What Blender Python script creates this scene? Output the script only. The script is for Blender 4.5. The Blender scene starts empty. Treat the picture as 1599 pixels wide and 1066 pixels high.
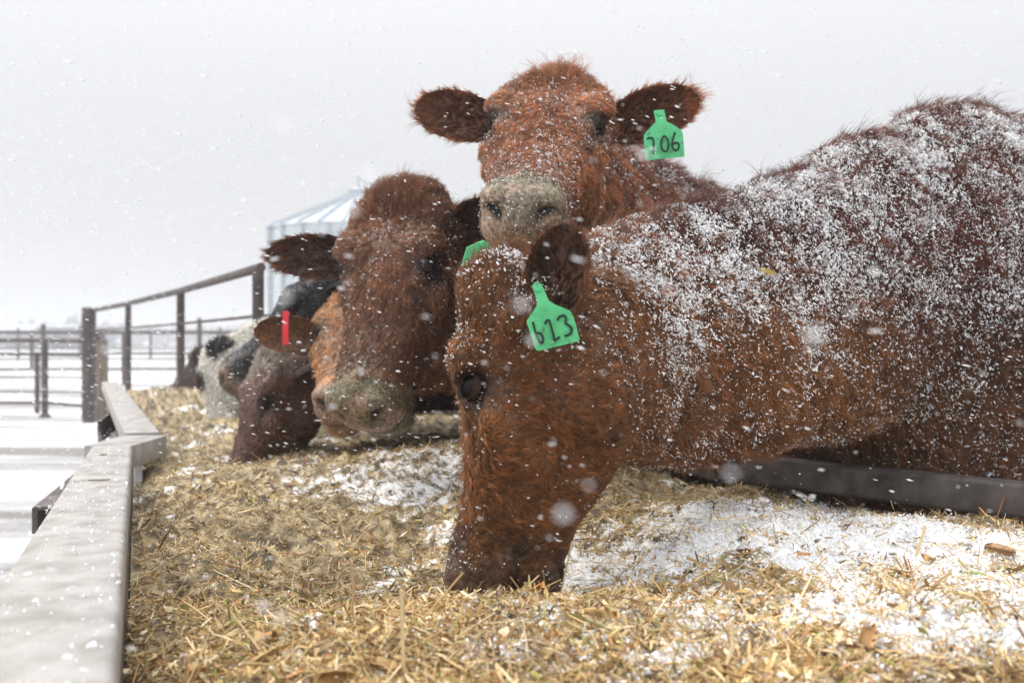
import bpy, bmesh, math, random
import numpy as np
from mathutils import Vector, Matrix

random.seed(7)
rng = np.random.default_rng(7)
S = bpy.context.scene
COL = S.collection
R = math.radians

# ------------------------------------------------------------------ camera
F = 1555.0            # focal length in photograph pixels (35 mm)
CZ = 1.0              # camera height
HY = 535.0            # horizon row
cd = bpy.data.cameras.new('camera')
cd.lens = 35.0; cd.sensor_width = 36.0; cd.clip_start = 0.05; cd.clip_end = 2000
cd.shift_y = -2.0/1599
cam = bpy.data.objects.new('camera', cd); COL.objects.link(cam)
cam.location = (0, 0, CZ); cam.rotation_euler = (R(90), 0, 0)
cd.dof.use_dof = True; cd.dof.focus_distance = 1.72; cd.dof.aperture_fstop = 4.2; cd.dof.aperture_blades = 7
S.camera = cam

# ------------------------------------------------------------------ light
w = bpy.data.worlds.new('World'); S.world = w; w.use_nodes = True
nt = w.node_tree; nt.nodes.clear()
out = nt.nodes.new('ShaderNodeOutputWorld')
SUN_EL, SUN_AZ = 50, -78      # degrees; azimuth from +Y towards +X
sky = nt.nodes.new('ShaderNodeTexSky'); sky.sky_type = 'NISHITA'; sky.sun_disc = False
sky.sun_elevation = R(SUN_EL); sky.sun_rotation = R(SUN_AZ); sky.dust_density = 4.0
bg1 = nt.nodes.new('ShaderNodeBackground'); bg1.inputs[1].default_value = 0.10
nt.links.new(sky.outputs[0], bg1.inputs[0])
# closed cloud deck: brighter towards the zenith as an overcast sky is
tc = nt.nodes.new('ShaderNodeTexCoord'); sep = nt.nodes.new('ShaderNodeSeparateXYZ')
nt.links.new(tc.outputs['Generated'], sep.inputs[0])
mr = nt.nodes.new('ShaderNodeMapRange'); mr.inputs[1].default_value = 0.0; mr.inputs[2].default_value = 1.0
mr.inputs[3].default_value = 0.48; mr.inputs[4].default_value = 2.3
pw_ = nt.nodes.new('ShaderNodeMath'); pw_.operation = 'MULTIPLY'; nt.links.new(sep.outputs[2], pw_.inputs[0]); nt.links.new(sep.outputs[2], pw_.inputs[1])
nt.links.new(pw_.outputs[0], mr.inputs[0])
bg2 = nt.nodes.new('ShaderNodeBackground'); bg2.inputs[0].default_value = (0.985, 0.99, 1.0, 1)
nt.links.new(mr.outputs[0], bg2.inputs[1])
mx = nt.nodes.new('ShaderNodeMixShader'); mx.inputs[0].default_value = 0.92
nt.links.new(bg1.outputs[0], mx.inputs[1]); nt.links.new(bg2.outputs[0], mx.inputs[2])
nt.links.new(mx.outputs[0], out.inputs[0])
sl = bpy.data.lights.new('sun', 'SUN'); sl.energy = 1.5; sl.angle = R(12); sl.color = (1, 0.95, 0.87)
sun = bpy.data.objects.new('sun', sl); COL.objects.link(sun)
_d = Vector((math.sin(R(SUN_AZ))*math.cos(R(SUN_EL)), math.cos(R(SUN_AZ))*math.cos(R(SUN_EL)), math.sin(R(SUN_EL))))
sun.rotation_euler = _d.to_track_quat('Z', 'Y').to_euler()
S.view_settings.view_transform = 'Standard'; S.view_settings.look = 'None'
S.view_settings.exposure = 0.56; S.view_settings.gamma = 1.0
S.view_settings.use_curve_mapping = False
S.render.engine = 'CYCLES'
S.cycles.max_bounces = 6; S.cycles.diffuse_bounces = 3; S.cycles.glossy_bounces = 2
S.cycles.transmission_bounces = 2; S.cycles.volume_bounces = 2; S.cycles.transparent_max_bounces = 6
S.cycles.use_denoising = True; S.cycles.use_adaptive_sampling = True; S.cycles.adaptive_threshold = 0.01
S.cycles_curves.shape = 'RIBBONS'
S.render.use_persistent_data = False

# ------------------------------------------------------------------ helpers
def P(px, py, d):
    """A point of the place: its bearing in the photograph and its distance in metres along the view."""
    return Vector(((px-799.5)/F*d, d, CZ-(py-HY)/F*d))

def link(o, parent=None):
    COL.objects.link(o)
    if parent is not None: o.parent = parent
    return o

def tag(o, label=None, cat=None, group=None, kind=None):
    if label: o['label'] = label
    if cat: o['category'] = cat
    if group: o['group'] = group
    if kind: o['kind'] = kind
    return o

def empty(name, loc, label, cat, group=None):
    o = bpy.data.objects.new(name, None); o.location = loc; o.empty_display_size = .1
    COL.objects.link(o)
    return tag(o, label, cat, group)

def mesh_np(name, V, Fc, mat, parent=None, smooth=False, cols=None, nper=None):
    """V (n,3); Fc (m,k) all faces with k corners; world coordinates, parent inverse kept so that the Empty may sit anywhere."""
    me = bpy.data.meshes.new(name)
    V = np.asarray(V, dtype=np.float32); Fc = np.asarray(Fc, dtype=np.int32)
    k = Fc.shape[1]
    if parent is not None: V = V-np.array(parent_loc(parent), dtype=np.float32)
    me.vertices.add(len(V)); me.vertices.foreach_set('co', V.ravel())
    me.loops.add(Fc.size); me.loops.foreach_set('vertex_index', Fc.ravel())
    me.polygons.add(len(Fc))
    me.polygons.foreach_set('loop_start', np.arange(0, Fc.size, k, dtype=np.int32))
    me.polygons.foreach_set('loop_total', np.full(len(Fc), k, dtype=np.int32))
    me.polygons.foreach_set('use_smooth', np.full(len(Fc), smooth))
    me.update(calc_edges=True)
    if cols is not None:
        at = me.color_attributes.new('tint', 'FLOAT_COLOR', 'POINT')
        c = np.ones((len(V), 4), dtype=np.float32); c[:, :3] = cols
        at.data.foreach_set('color', c.ravel())
    me.materials.append(mat)
    return link(bpy.data.objects.new(name, me), parent)

def parent_loc(p):
    l = Vector((0, 0, 0))
    while p is not None:
        l += p.location; p = p.parent
    return l

class MB:
    """collects shapes, built as one mesh object"""
    def __init__(s): s.v = []; s.f = []
    def add(s, vs, fs):
        n = len(s.v); s.v += [tuple(q) for q in vs]; s.f += [tuple(i+n for i in q) for q in fs]
    def prism(s, a, b, wx, wz, up=(0, 0, 1), wx2=None, wz2=None):
        a = Vector(a); b = Vector(b); d = (b-a).normalized(); up = Vector(up)
        x = d.cross(up).normalized(); z = x.cross(d)
        wx2 = wx if wx2 is None else wx2; wz2 = wz if wz2 is None else wz2
        vs = [a+x*i*wx/2+z*j*wz/2 for i, j in ((-1, -1), (1, -1), (1, 1), (-1, 1))]+[b+x*i*wx2/2+z*j*wz2/2 for i, j in ((-1, -1), (1, -1), (1, 1), (-1, 1))]
        s.add(vs, [(3, 2, 1, 0), (4, 5, 6, 7), (0, 1, 5, 4), (1, 2, 6, 5), (2, 3, 7, 6), (3, 0, 4, 7)])
    def tube(s, pts, r, n=10, r2=None):
        pts = [Vector(p) for p in pts]; rs = r if isinstance(r, (list, tuple)) else [r]*len(pts)
        vs = []; fs = []
        d0 = (pts[1]-pts[0]).normalized()
        x = d0.orthogonal().normalized()
        for i, p in enumerate(pts):
            d = (pts[min(i+1, len(pts)-1)]-pts[max(i-1, 0)]).normalized()
            x = (x-d*x.dot(d)).normalized(); z = d.cross(x)
            for k in range(n):
                t = 2*math.pi*k/n
                vs.append(p+(x*math.cos(t)+z*math.sin(t))*rs[i])
        for i in range(len(pts)-1):
            for k in range(n):
                fs.append((i*n+k, i*n+(k+1) % n, (i+1)*n+(k+1) % n, (i+1)*n+k))
        fs.append(tuple(range(n-1, -1, -1))); fs.append(tuple((len(pts)-1)*n+k for k in range(n)))
        s.add(vs, fs)
    def build(s, name, mat, parent=None, smooth=False, bevel=0, seg=2):
        me = bpy.data.meshes.new(name)
        o = parent_loc(parent) if parent is not None else Vector((0, 0, 0))
        me.from_pydata([tuple(Vector(q)-o) for q in s.v], [], s.f); me.update()
        bm = bmesh.new(); bm.from_mesh(me)
        bmesh.ops.recalc_face_normals(bm, faces=bm.faces)
        if bevel: bmesh.ops.bevel(bm, geom=list(bm.edges), offset=bevel, segments=seg, affect='EDGES', profile=.5)
        for f in bm.faces: f.smooth = smooth
        bm.to_mesh(me); bm.free()
        if smooth:
            try: me.set_sharp_from_angle(angle=R(40))
            except Exception: pass
        me.materials.append(mat)
        return link(bpy.data.objects.new(name, me), parent)

def hsh(ix, iy, iz, seed):
    h = (ix.astype(np.int64)*374761393+iy.astype(np.int64)*668265263+iz.astype(np.int64)*2147483647+seed*1274126177) & 0xffffffff
    h = ((h ^ (h >> 13))*1274126177) & 0xffffffff
    h = ((h ^ (h >> 16))*668265263) & 0xffffffff
    return ((h ^ (h >> 15)) & 0xffff)/65535.0

def vn(p, freq, seed=0):
    """smooth value noise in 0..1 at the points p (n,3)"""
    q = np.asarray(p, dtype=np.float64)*freq+1000.0
    i = np.floor(q).astype(np.int64); f = q-i; f = f*f*(3-2*f)
    r = 0
    for a in (0, 1):
        for b in (0, 1):
            for c in (0, 1):
                wgt = (f[:, 0] if a else 1-f[:, 0])*(f[:, 1] if b else 1-f[:, 1])*(f[:, 2] if c else 1-f[:, 2])
                r = r+wgt*hsh(i[:, 0]+a, i[:, 1]+b, i[:, 2]+c, seed)
    return r

def fbm(p, freq, seed=0, o=3):
    r = 0; a = 1; t = 0
    for k in range(o):
        r = r+a*vn(p, freq*2**k, seed+k*17); t += a; a *= .5
    return r/t

def nrm(a): return a/np.maximum(np.linalg.norm(a, axis=-1, keepdims=True), 1e-9)
def sstep(a, b, x):
    t = np.clip((x-a)/(b-a), 0, 1); return t*t*(3-2*t)

# ------------------------------------------------------------------ materials
def mat(name, color=(.5, .5, .5), rough=.6, metal=0, spec=.5):
    m = bpy.data.materials.new(name); m.use_nodes = True
    b = m.node_tree.nodes['Principled BSDF']
    b.inputs['Base Color'].default_value = (*color, 1); b.inputs['Roughness'].default_value = rough
    b.inputs['Metallic'].default_value = metal; b.inputs['Specular IOR Level'].default_value = spec
    return m, m.node_tree, b

def noise_mix(m, nt, b, c1, c2, scale=8, detail=6, lo=.4, hi=.6, rough=None, bump=0, bscale=60, stretch=None, dist=0):
    N = nt.nodes; L = nt.links
    t = N.new('ShaderNodeTexCoord'); src = t.outputs['Object']
    if stretch:
        mp = N.new('ShaderNodeMapping'); mp.inputs['Scale'].default_value = stretch; L.new(src, mp.inputs[0]); src = mp.outputs[0]
    n = N.new('ShaderNodeTexNoise'); n.inputs['Scale'].default_value = scale; n.inputs['Detail'].default_value = detail
    n.inputs['Distortion'].default_value = dist; L.new(src, n.inputs['Vector'])
    r = N.new('ShaderNodeValToRGB'); r.color_ramp.elements[0].position = lo; r.color_ramp.elements[1].position = hi
    r.color_ramp.elements[0].color = (*c1, 1); r.color_ramp.elements[1].color = (*c2, 1)
    L.new(n.outputs[0], r.inputs[0]); L.new(r.outputs[0], b.inputs['Base Color'])
    if bump:
        n2 = N.new('ShaderNodeTexNoise'); n2.inputs['Scale'].default_value = bscale; n2.inputs['Detail'].default_value = 5
        L.new(src, n2.inputs['Vector'])
        bp = N.new('ShaderNodeBump'); bp.inputs['Strength'].default_value = bump; bp.inputs['Distance'].default_value = .01
        L.new(n2.outputs[0], bp.inputs['Height']); L.new(bp.outputs[0], b.inputs['Normal'])
    return r

def attr_mat(name, rough=.6, spec=.3, attr='tint', transl=0, var=0):
    m, nt, b = mat(name, rough=rough, spec=spec)
    a = nt.nodes.new('ShaderNodeAttribute'); a.attribute_name = attr
    nt.links.new(a.outputs['Color'], b.inputs['Base Color'])
    return m

M = {}
M['hair'] = attr_mat('hair', rough=.55, spec=.35)
nt_ = M['hair'].node_tree; tr_ = nt_.nodes.new('ShaderNodeBsdfTranslucent'); ms_ = nt_.nodes.new('ShaderNodeMixShader'); ms_.inputs[0].default_value = .30
at_ = [x for x in nt_.nodes if x.type == 'ATTRIBUTE'][0]; gm_ = nt_.nodes.new('ShaderNodeGamma'); gm_.inputs[1].default_value = .62
nt_.links.new(at_.outputs['Color'], gm_.inputs[0]); nt_.links.new(gm_.outputs[0], tr_.inputs[0])
nt_.links.new(nt_.nodes['Principled BSDF'].outputs[0], ms_.inputs[1]); nt_.links.new(tr_.outputs[0], ms_.inputs[2]); nt_.links.new(ms_.outputs[0], [x for x in nt_.nodes if x.type == 'OUTPUT_MATERIAL'][0].inputs[0])
M['skin'] = attr_mat('skin', rough=.45, spec=.35)
M['bits'] = attr_mat('straw_bits', rough=.65, spec=.25)
nt_ = M['skin'].node_tree; b_ = nt_.nodes['Principled BSDF']; at_ = [x for x in nt_.nodes if x.type == 'ATTRIBUTE'][0]
tc_ = nt_.nodes.new('ShaderNodeTexCoord'); n_ = nt_.nodes.new('ShaderNodeTexNoise'); n_.inputs['Scale'].default_value = 130; n_.inputs['Detail'].default_value = 6
nt_.links.new(tc_.outputs['Object'], n_.inputs[0])
mr_ = nt_.nodes.new('ShaderNodeMapRange'); mr_.inputs[1].default_value = .35; mr_.inputs[2].default_value = .65; mr_.inputs[3].default_value = .45; mr_.inputs[4].default_value = 1.5; nt_.links.new(n_.outputs[0], mr_.inputs[0])
mm_ = nt_.nodes.new('ShaderNodeMix'); mm_.data_type = 'RGBA'; mm_.blend_type = 'MULTIPLY'; mm_.inputs[0].default_value = 1
nt_.links.new(at_.outputs['Color'], mm_.inputs[6]); nt_.links.new(mr_.outputs[0], mm_.inputs[7]); nt_.links.new(mm_.outputs[2], b_.inputs['Base Color'])
bp_ = nt_.nodes.new('ShaderNodeBump'); bp_.inputs['Strength'].default_value = .7; bp_.inputs['Distance'].default_value = .004
nt_.links.new(n_.outputs[0], bp_.inputs['Height']); nt_.links.new(bp_.outputs[0], b_.inputs['Normal'])
m, nt_, b_ = mat('snow_fleck', (.86, .86, .87), .7, spec=.2); M['snow'] = m
b_.inputs['Subsurface Weight'].default_value = 0.0
m, nt_, b_ = mat('flying_flake', (.92, .93, .95), .7, spec=.1); M['flake'] = m
tr_ = nt_.nodes.new('ShaderNodeBsdfTranslucent'); tr_.inputs[0].default_value = (.95, .96, .98, 1); ms_ = nt_.nodes.new('ShaderNodeMixShader'); ms_.inputs[0].default_value = .65
nt_.links.new(b_.outputs[0], ms_.inputs[1]); nt_.links.new(tr_.outputs[0], ms_.inputs[2]); nt_.links.new(ms_.outputs[0], [x for x in nt_.nodes if x.type == 'OUTPUT_MATERIAL'][0].inputs[0])
m, nt_, b_ = mat('eye', (.008, .005, .004), .07, spec=.16); M['eye'] = m
m, nt_, b_ = mat('eyelid', (.028, .015, .010), .7, spec=.2); M['lid'] = m
m, nt_, b_ = mat('green_tag', rough=.5)
noise_mix(m, nt_, b_, (.05, .38, .13), (.10, .56, .24), 14, 6, .33, .55, bump=.15, bscale=300); M['green'] = m
n9 = nt_.nodes.new('ShaderNodeTexNoise'); n9.inputs['Scale'].default_value = 70; n9.inputs['Detail'].default_value = 7
nt_.links.new([x for x in nt_.nodes if x.type == 'TEX_COORD'][0].outputs['Object'], n9.inputs[0])
r9 = nt_.nodes.new('ShaderNodeMapRange'); r9.inputs[1].default_value = .56; r9.inputs[2].default_value = .72; r9.inputs[4].default_value = .75; nt_.links.new(n9.outputs[0], r9.inputs[0])
m9 = nt_.nodes.new('ShaderNodeMix'); m9.data_type = 'RGBA'; m9.inputs[7].default_value = (.07, .09, .04, 1); src9 = b_.inputs['Base Color'].links[0].from_socket
nt_.links.new(r9.outputs[0], m9.inputs[0]); nt_.links.new(src9, m9.inputs[6]); nt_.links.new(m9.outputs[2], b_.inputs['Base Color'])
m, nt_, b_ = mat('red_tag', (.75, .03, .05), .5); M['red'] = m
m, nt_, b_ = mat('marker', (.006, .03, .022), .7); M['ink'] = m
m, nt_, b_ = mat('worn_top', rough=.6)
noise_mix(m, nt_, b_, (.25, .23, .215), (.40, .38, .362), 18, 12, .34, .62, bump=.4, bscale=300); M['beam'] = m
m, nt_, b_ = mat('rusty_steel', rough=.45, metal=.25)
noise_mix(m, nt_, b_, (.055, .036, .03), (.16, .13, .125), 14, 8, .35, .65, bump=.4, bscale=260); M['rust'] = m
m, nt_, b_ = mat('dull_steel', rough=.42, metal=.35)
noise_mix(m, nt_, b_, (.06, .05, .048), (.17, .15, .145), 22, 8, .3, .7, bump=.3, bscale=500); M['steel'] = m
m, nt_, b_ = mat('pipe', rough=.6)
noise_mix(m, nt_, b_, (.035, .025, .023), (.10, .072, .066), 9, 6, .35, .65, bump=.2, bscale=150); M['pipe'] = m
m, nt_, b_ = mat('weathered_post', rough=.85)
noise_mix(m, nt_, b_, (.10, .075, .055), (.26, .20, .15), 6, 6, .35, .65, bump=.5, bscale=60, stretch=(4, 4, .6)); M['wood'] = m
m, nt_, b_ = mat('galvanised', rough=.45, metal=.3)
noise_mix(m, nt_, b_, (.46, .51, .55), (.60, .65, .69), 3, 5, .35, .65); M['galv'] = m
m, nt_, b_ = mat('galv_rib', (.40, .45, .50), .45, .4); M['rib'] = m
m, nt_, b_ = mat('far_grey', rough=.8)
noise_mix(m, nt_, b_, (.13, .13, .15), (.22, .21, .22), .4, 5, .35, .65); M['far'] = m
m, nt_, b_ = mat('far_roof', (.42, .44, .47), .6); M['farroof'] = m
m, nt_, b_ = mat('dark_opening', (.03, .03, .035), .7); M['dark'] = m
m, nt_, b_ = mat('bare_twigs', rough=.9)
noise_mix(m, nt_, b_, (.08, .075, .075), (.16, .15, .15), 3, 5); M['twigs'] = m
m, nt_, b_ = mat('hoof', (.03, .025, .02), .6); M['hoof'] = m

# snow covered yard
m, nt_, b_ = mat('yard_snow', rough=.8, spec=.2)
N = nt_.nodes; L = nt_.links
t = N.new('ShaderNodeTexCoord')
mp = N.new('ShaderNodeMapping'); mp.inputs['Scale'].default_value = (.16, .75, 1); mp.inputs['Rotation'].default_value = (0, 0, R(6)); L.new(t.outputs['Object'], mp.inputs[0])
n1 = N.new('ShaderNodeTexNoise'); n1.inputs['Scale'].default_value = 1.1; n1.inputs['Detail'].default_value = 9; n1.inputs['Roughness'].default_value = .62; L.new(mp.outputs[0], n1.inputs[0])
r1 = N.new('ShaderNodeValToRGB'); e = r1.color_ramp.elements; e[0].position = .40; e[0].color = (.24, .225, .22, 1); e[1].position = .60; e[1].color = (.84, .86, .89, 1)
L.new(n1.outputs[0], r1.inputs[0]); L.new(r1.outputs[0], b_.inputs['Base Color'])
n2 = N.new('ShaderNodeTexNoise'); n2.inputs['Scale'].default_value = 9; n2.inputs['Detail'].default_value = 8; L.new(t.outputs['Object'], n2.inputs[0])
bp = N.new('ShaderNodeBump'); bp.inputs['Strength'].default_value = .6; bp.inputs['Distance'].default_value = .06
L.new(n2.outputs[0], bp.inputs['Height']); L.new(bp.outputs[0], b_.inputs['Normal'])
M['yard'] = m

# ------------------------------------------------------------------ ground
gv = []; gf = []
xs = np.concatenate([np.linspace(-600, -30, 20), np.linspace(-28, 28, 113), np.linspace(30, 600, 20)])
ys = np.concatenate([np.linspace(-600, -12, 20), np.linspace(-10, 46, 113), np.linspace(50, 600, 20)])
X, Y = np.meshgrid(xs, ys); pts = np.stack([X.ravel(), Y.ravel(), 0*X.ravel()], 1)
z = (fbm(pts, .55, 3, 3)-.5)*.10+(fbm(pts*np.array([.3, 1.6, 1]), .8, 9, 2)-.5)*.06
z *= (1-sstep(20, 60, np.hypot(pts[:, 0], pts[:, 1])))
pts[:, 2] = z
nx = len(xs); ii = np.arange(len(ys)-1)[:, None]*nx+np.arange(nx-1)[None]; ii = ii.ravel()
g = mesh_np('snowy_ground', pts, np.stack([ii, ii+1, ii+nx+1, ii+nx], 1), M['yard'], smooth=True)
tag(g, 'trampled snow over the dark dirt of the cattle yard', kind='structure')

# ------------------------------------------------------------------ haze
hz = MB(); hz.prism((0, -590, 6), (0, 590, 6), 1180, 14); 
mh = bpy.data.materials.new('haze'); mh.use_nodes = True; mh.node_tree.nodes.clear()
o_ = mh.node_tree.nodes.new('ShaderNodeOutputMaterial'); v_ = mh.node_tree.nodes.new('ShaderNodeVolumePrincipled')
v_.inputs['Color'].default_value = (.68, .695, .72, 1); v_.inputs['Density'].default_value = .006; v_.inputs['Anisotropy'].default_value = .3
mh.node_tree.links.new(v_.outputs[0], o_.inputs['Volume'])
hzo = hz.build('haze', mh); tag(hzo, 'pale haze of blowing snow over the whole yard', kind='stuff')

# ------------------------------------------------------------------ cow building
def loft(secs, n=28):
    """secs: (y, ztop, zbot, halfwidth, zc, power, jaw) head-local rings -> verts, quads + caps"""
    V = []; Fq = []
    for (y, zt, zb, hw, zc, pw, jaw) in secs:
        for k in range(n):
            a = 2*math.pi*k/n; c, s_ = math.cos(a), math.sin(a)
            x = hw*math.copysign(abs(c)**(2/pw), c); z = math.copysign(abs(s_)**(2/pw), s_)
            if s_ >= 0: zz = zc+(zt-zc)*z
            else: zz = zc+(zc-zb)*z; x *= 1-jaw*abs(s_)
            V.append((x, y, zz))
    m_ = len(secs)
    for i in range(m_-1):
        for k in range(n):
            Fq.append((i*n+k, (i+1)*n+k, (i+1)*n+(k+1) % n, i*n+(k+1) % n))
    Fq.append(tuple(range(n))); Fq.append(tuple((m_-1)*n+k for k in range(n-1, -1, -1)))
    return V, Fq

def ellipsoid(c, r, n=14, m_=9, rot=None):
    V = [Vector((0, 0, r[2]))]; Fq = []
    for i in range(1, m_):
        t = math.pi*i/m_
        for k in range(n):
            a = 2*math.pi*k/n
            V.append(Vector((r[0]*math.sin(t)*math.cos(a), r[1]*math.sin(t)*math.sin(a), r[2]*math.cos(t))))
    V.append(Vector((0, 0, -r[2])))
    for k in range(n): Fq.append((0, 1+k, 1+(k+1) % n))
    for i in range(m_-2):
        for k in range(n):
            Fq.append((1+i*n+k, 1+(i+1)*n+k, 1+(i+1)*n+(k+1) % n, 1+i*n+(k+1) % n))
    e_ = len(V)-1
    for k in range(n): Fq.append((e_, 1+(m_-2)*n+(k+1) % n, 1+(m_-2)*n+k))
    if rot: V = [rot @ v for v in V]
    return [v+Vector(c) for v in V], Fq

HEAD = [ # y, ztop, zbot, halfwidth, zc, power, jaw
 (-.05, .050, -.085, .070, -.01, 2.1, .1),
 (-.02, .088, -.120, .098, -.01, 2.3, .15),
 (.03, .112, -.150, .114, .02, 2.5, .25),
 (.08, .118, -.175, .122, .04, 2.7, .32),
 (.13, .118, -.190, .122, .045, 2.7, .36),
 (.18, .104, -.190, .114, .04, 2.6, .34),
 (.24, .080, -.178, .106, .025, 2.5, .30),
 (.30, .062, -.158, .097, .01, 2.5, .26),
 (.36, .053, -.138, .087, 0, 2.4, .22),
 (.42, .050, -.134, .080, -.01, 2.4, .18),
 (.47, .054, -.130, .075, -.02, 2.4, .18),
 (.51, .050, -.124, .076, -.025, 2.4, .20),
 (.54, .034, -.106, .068, -.03, 2.3, .22),
 (.558, .010, -.066, .052, -.03, 2.1, .2),
]
EYE = Vector((.101, .165, .067))

def nostril_dist(q):
    """distance from the slanted comma shaped nostrils, head coordinates"""
    o = np.full(len(q), 9.0)
    for sx in (-1, 1):
        d = q-np.array([.042*sx, .54, .006]); u = d[:, 0]*sx*.75+d[:, 2]*.66; v = -d[:, 0]*sx*.66+d[:, 2]*.75
        v = v+14*np.clip(u, -.03, .03)**2
        o = np.minimum(o, np.sqrt((u*.62)**2+(v*1.45)**2+(d[:, 1]*.5)**2))
    return o

def head_parts(add):
    V, Fq = loft(HEAD); add(V, Fq)
    for sx in (-1, 1):
        for c, r in (((.092*sx, .120, .090), (.042, .046, .034)),      # brow
                     ((.078*sx, .045, .078), (.048, .060, .046)),      # crown
                     ((.092*sx, .178, .054), (.032, .046, .040)),      # orbit
                     ((.106*sx, .215, .022), (.026, .040, .026)),      # below the eye
                     ((.093*sx, .235, -.005), (.026, .075, .026)),     # cheek bone
                     ((.078*sx, .130, -.085), (.042, .090, .080)),     # jaw muscle
                     ((.044*sx, .510, .012), (.036, .044, .036)),      # nostril mound
                     ((.052*sx, .470, -.045), (.033, .064, .042))):    # upper lip
            add(*ellipsoid(c, r))
        add(*ellipsoid((.098*sx, .050, .030), (.042, .036, .036)))     # ear base
    add(*ellipsoid((0, .010, .082), (.108, .070, .056)))               # poll
    add(*ellipsoid((0, .485, -.108), (.060, .056, .032)))              # chin
    add(*ellipsoid((0, .530, -.020), (.060, .042, .045)))

def sculpt_head(q, nl):
    """q head-local positions (n,3), nl head-local normals -> displaced"""
    q = q.copy()
    for sx in (-1, 1):
        e_ = np.array([EYE.x*sx, EYE.y, EYE.z]); d = q-e_
        g_ = np.exp(-((d[:, 1]/.027)**2+(d[:, 2]/.021)**2+(d[:, 0]/.04)**2)); q -= nl*(g_*.030)[:, None]
        f_ = np.array([EYE.x*sx, EYE.y-.008, EYE.z+.028]); d = q-f_
        g_ = np.exp(-((d[:, 1]/.035)**2+(d[:, 2]/.010)**2+(d[:, 0]/.04)**2)); q += nl*(g_*.009)[:, None]
        f_ = np.array([EYE.x*sx-.006*sx, EYE.y+.01, EYE.z-.030]); d = q-f_
        g_ = np.exp(-((d[:, 1]/.035)**2+(d[:, 2]/.009)**2+(d[:, 0]/.04)**2)); q += nl*(g_*.006)[:, None]
        # tear line
        f_ = np.array([EYE.x*sx-.012*sx, EYE.y+.045, EYE.z-.004]); d = q-f_
        g_ = np.exp(-((d[:, 1]/.03)**2+(d[:, 2]/.008)**2+(d[:, 0]/.03)**2)); q -= nl*(g_*.006)[:, None]
    # nostril: a slanted comma
    g_ = np.exp(-(nostril_dist(q)/.012)**2); q -= np.array([[0, 1, .1]])*(g_*.040)[:, None]
    # mouth slit
    g_ = np.exp(-((q[:, 2]+.074-(.56-q[:, 1])*.10)/.007)**2)*sstep(.36, .44, q[:, 1]); q -= nl*(g_*.009)[:, None]
    # philtrum, forehead dish
    g_ = np.exp(-(q[:, 0]/.006)**2)*sstep(.54, .56, q[:, 1])*sstep(-.05, 0, q[:, 2]); q[:, 1] -= g_*.004
    g_ = np.exp(-((q[:, 0]/.045)**2+((q[:, 1]-.16)/.06)**2))*sstep(.05, .09, q[:, 2]); q[:, 2] -= g_*.008
    return q

def ear_mesh(side, L_=.19, W_=.062, droop=0.0, fwd=.25, up=.15, cup=.5, open_dir=(0, .8, -.2), wax=None, wop=None, Rm=None, root=None):
    """leaf shaped cupped ear in head coordinates; returns V, F (quads), root, axis, opening normal"""
    root = Vector(root or (.104*side, .052, .030))
    ax = Vector((side, fwd*.4-.12, up-droop)).normalized()
    if wax: ax = (Rm.transposed() @ Vector(wax)).normalized()
    if wop: open_dir = Rm.transposed() @ Vector(wop)
    op = Vector(open_dir); op = (op-ax*op.dot(ax)).normalized()
    wd = ax.cross(op).normalized()
    nu, nv = 16, 13; V = []; Fq = []; rim = []
    for lay in (0, 1):
        for i in range(nu+1):
            t = i/nu
            prof = (.50+.50*math.sin(math.pi/2*min(1, t/.5))) if t < .5 else math.sqrt(max(.01, 1-((t-.5)/.505)**2))
            wv = W_*max(.10, prof)*(1 if t > .15 else (.55+.45*t/.15))
            for j in range(nv):
                s_ = -1+2*j/(nv-1)
                ang = s_*1.15
                curl = cup*(1-.45*t)
                x = math.sin(ang)/math.sin(1.15)*wv*(1-.18*curl)
                dep = -(math.cos(ang)-math.cos(1.15))/(1-math.cos(1.15))*wv*curl*.9
                bend = -.018*t*t
                p = root+ax*(t*L_)+wd*x+op*(dep+bend)
                if lay: p = p-op*.006*(1-abs(s_)**4*.85)*(1.2-t*.7)-Vector((0, 0, 0))
                V.append(p)
    n1_ = (nu+1)*nv
    for lay in (0, 1):
        for i in range(nu):
            for j in range(nv-1):
                a = lay*n1_+i*nv+j; q_ = (a, a+1, a+nv+1, a+nv)
                Fq.append(q_ if lay == 0 else q_[::-1])
    for i in range(nu):
        for j, fl in ((0, 0), (nv-1, 1)):
            a = i*nv+j; q_ = (a, a+nv, a+nv+n1_, a+n1_)
            Fq.append(q_ if not fl else q_[::-1])
    for j in range(nv-1):
        a = nu*nv+j; Fq.append((a, a+1, a+1+n1_, a+n1_))
    return V, Fq, root, ax, op, wd

def sheet_tri(V, Fq):
    T = []
    for f in Fq:
        for k in range(1, len(f)-1): T.append((f[0], f[k], f[k+1]))
    return np.array(T)

def sample_tris(V, T, n, weight=None):
    a, b, c = V[T[:, 0]], V[T[:, 1]], V[T[:, 2]]
    cr = np.cross(b-a, c-a); ar = np.linalg.norm(cr, axis=1)/2
    wt = ar if weight is None else ar*weight
    cum = np.cumsum(wt); idx = np.searchsorted(cum, rng.random(n)*cum[-1]); idx = np.minimum(idx, len(T)-1)
    u = rng.random((n, 1)); v = rng.random((n, 1)); fl = (u+v) > 1; u = np.where(fl, 1-u, u); v = np.where(fl, 1-v, v)
    p = a[idx]*(1-u-v)+b[idx]*u+c[idx]*v
    return p, nrm(cr[idx]), idx, ar.sum(), wt.sum()

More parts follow.
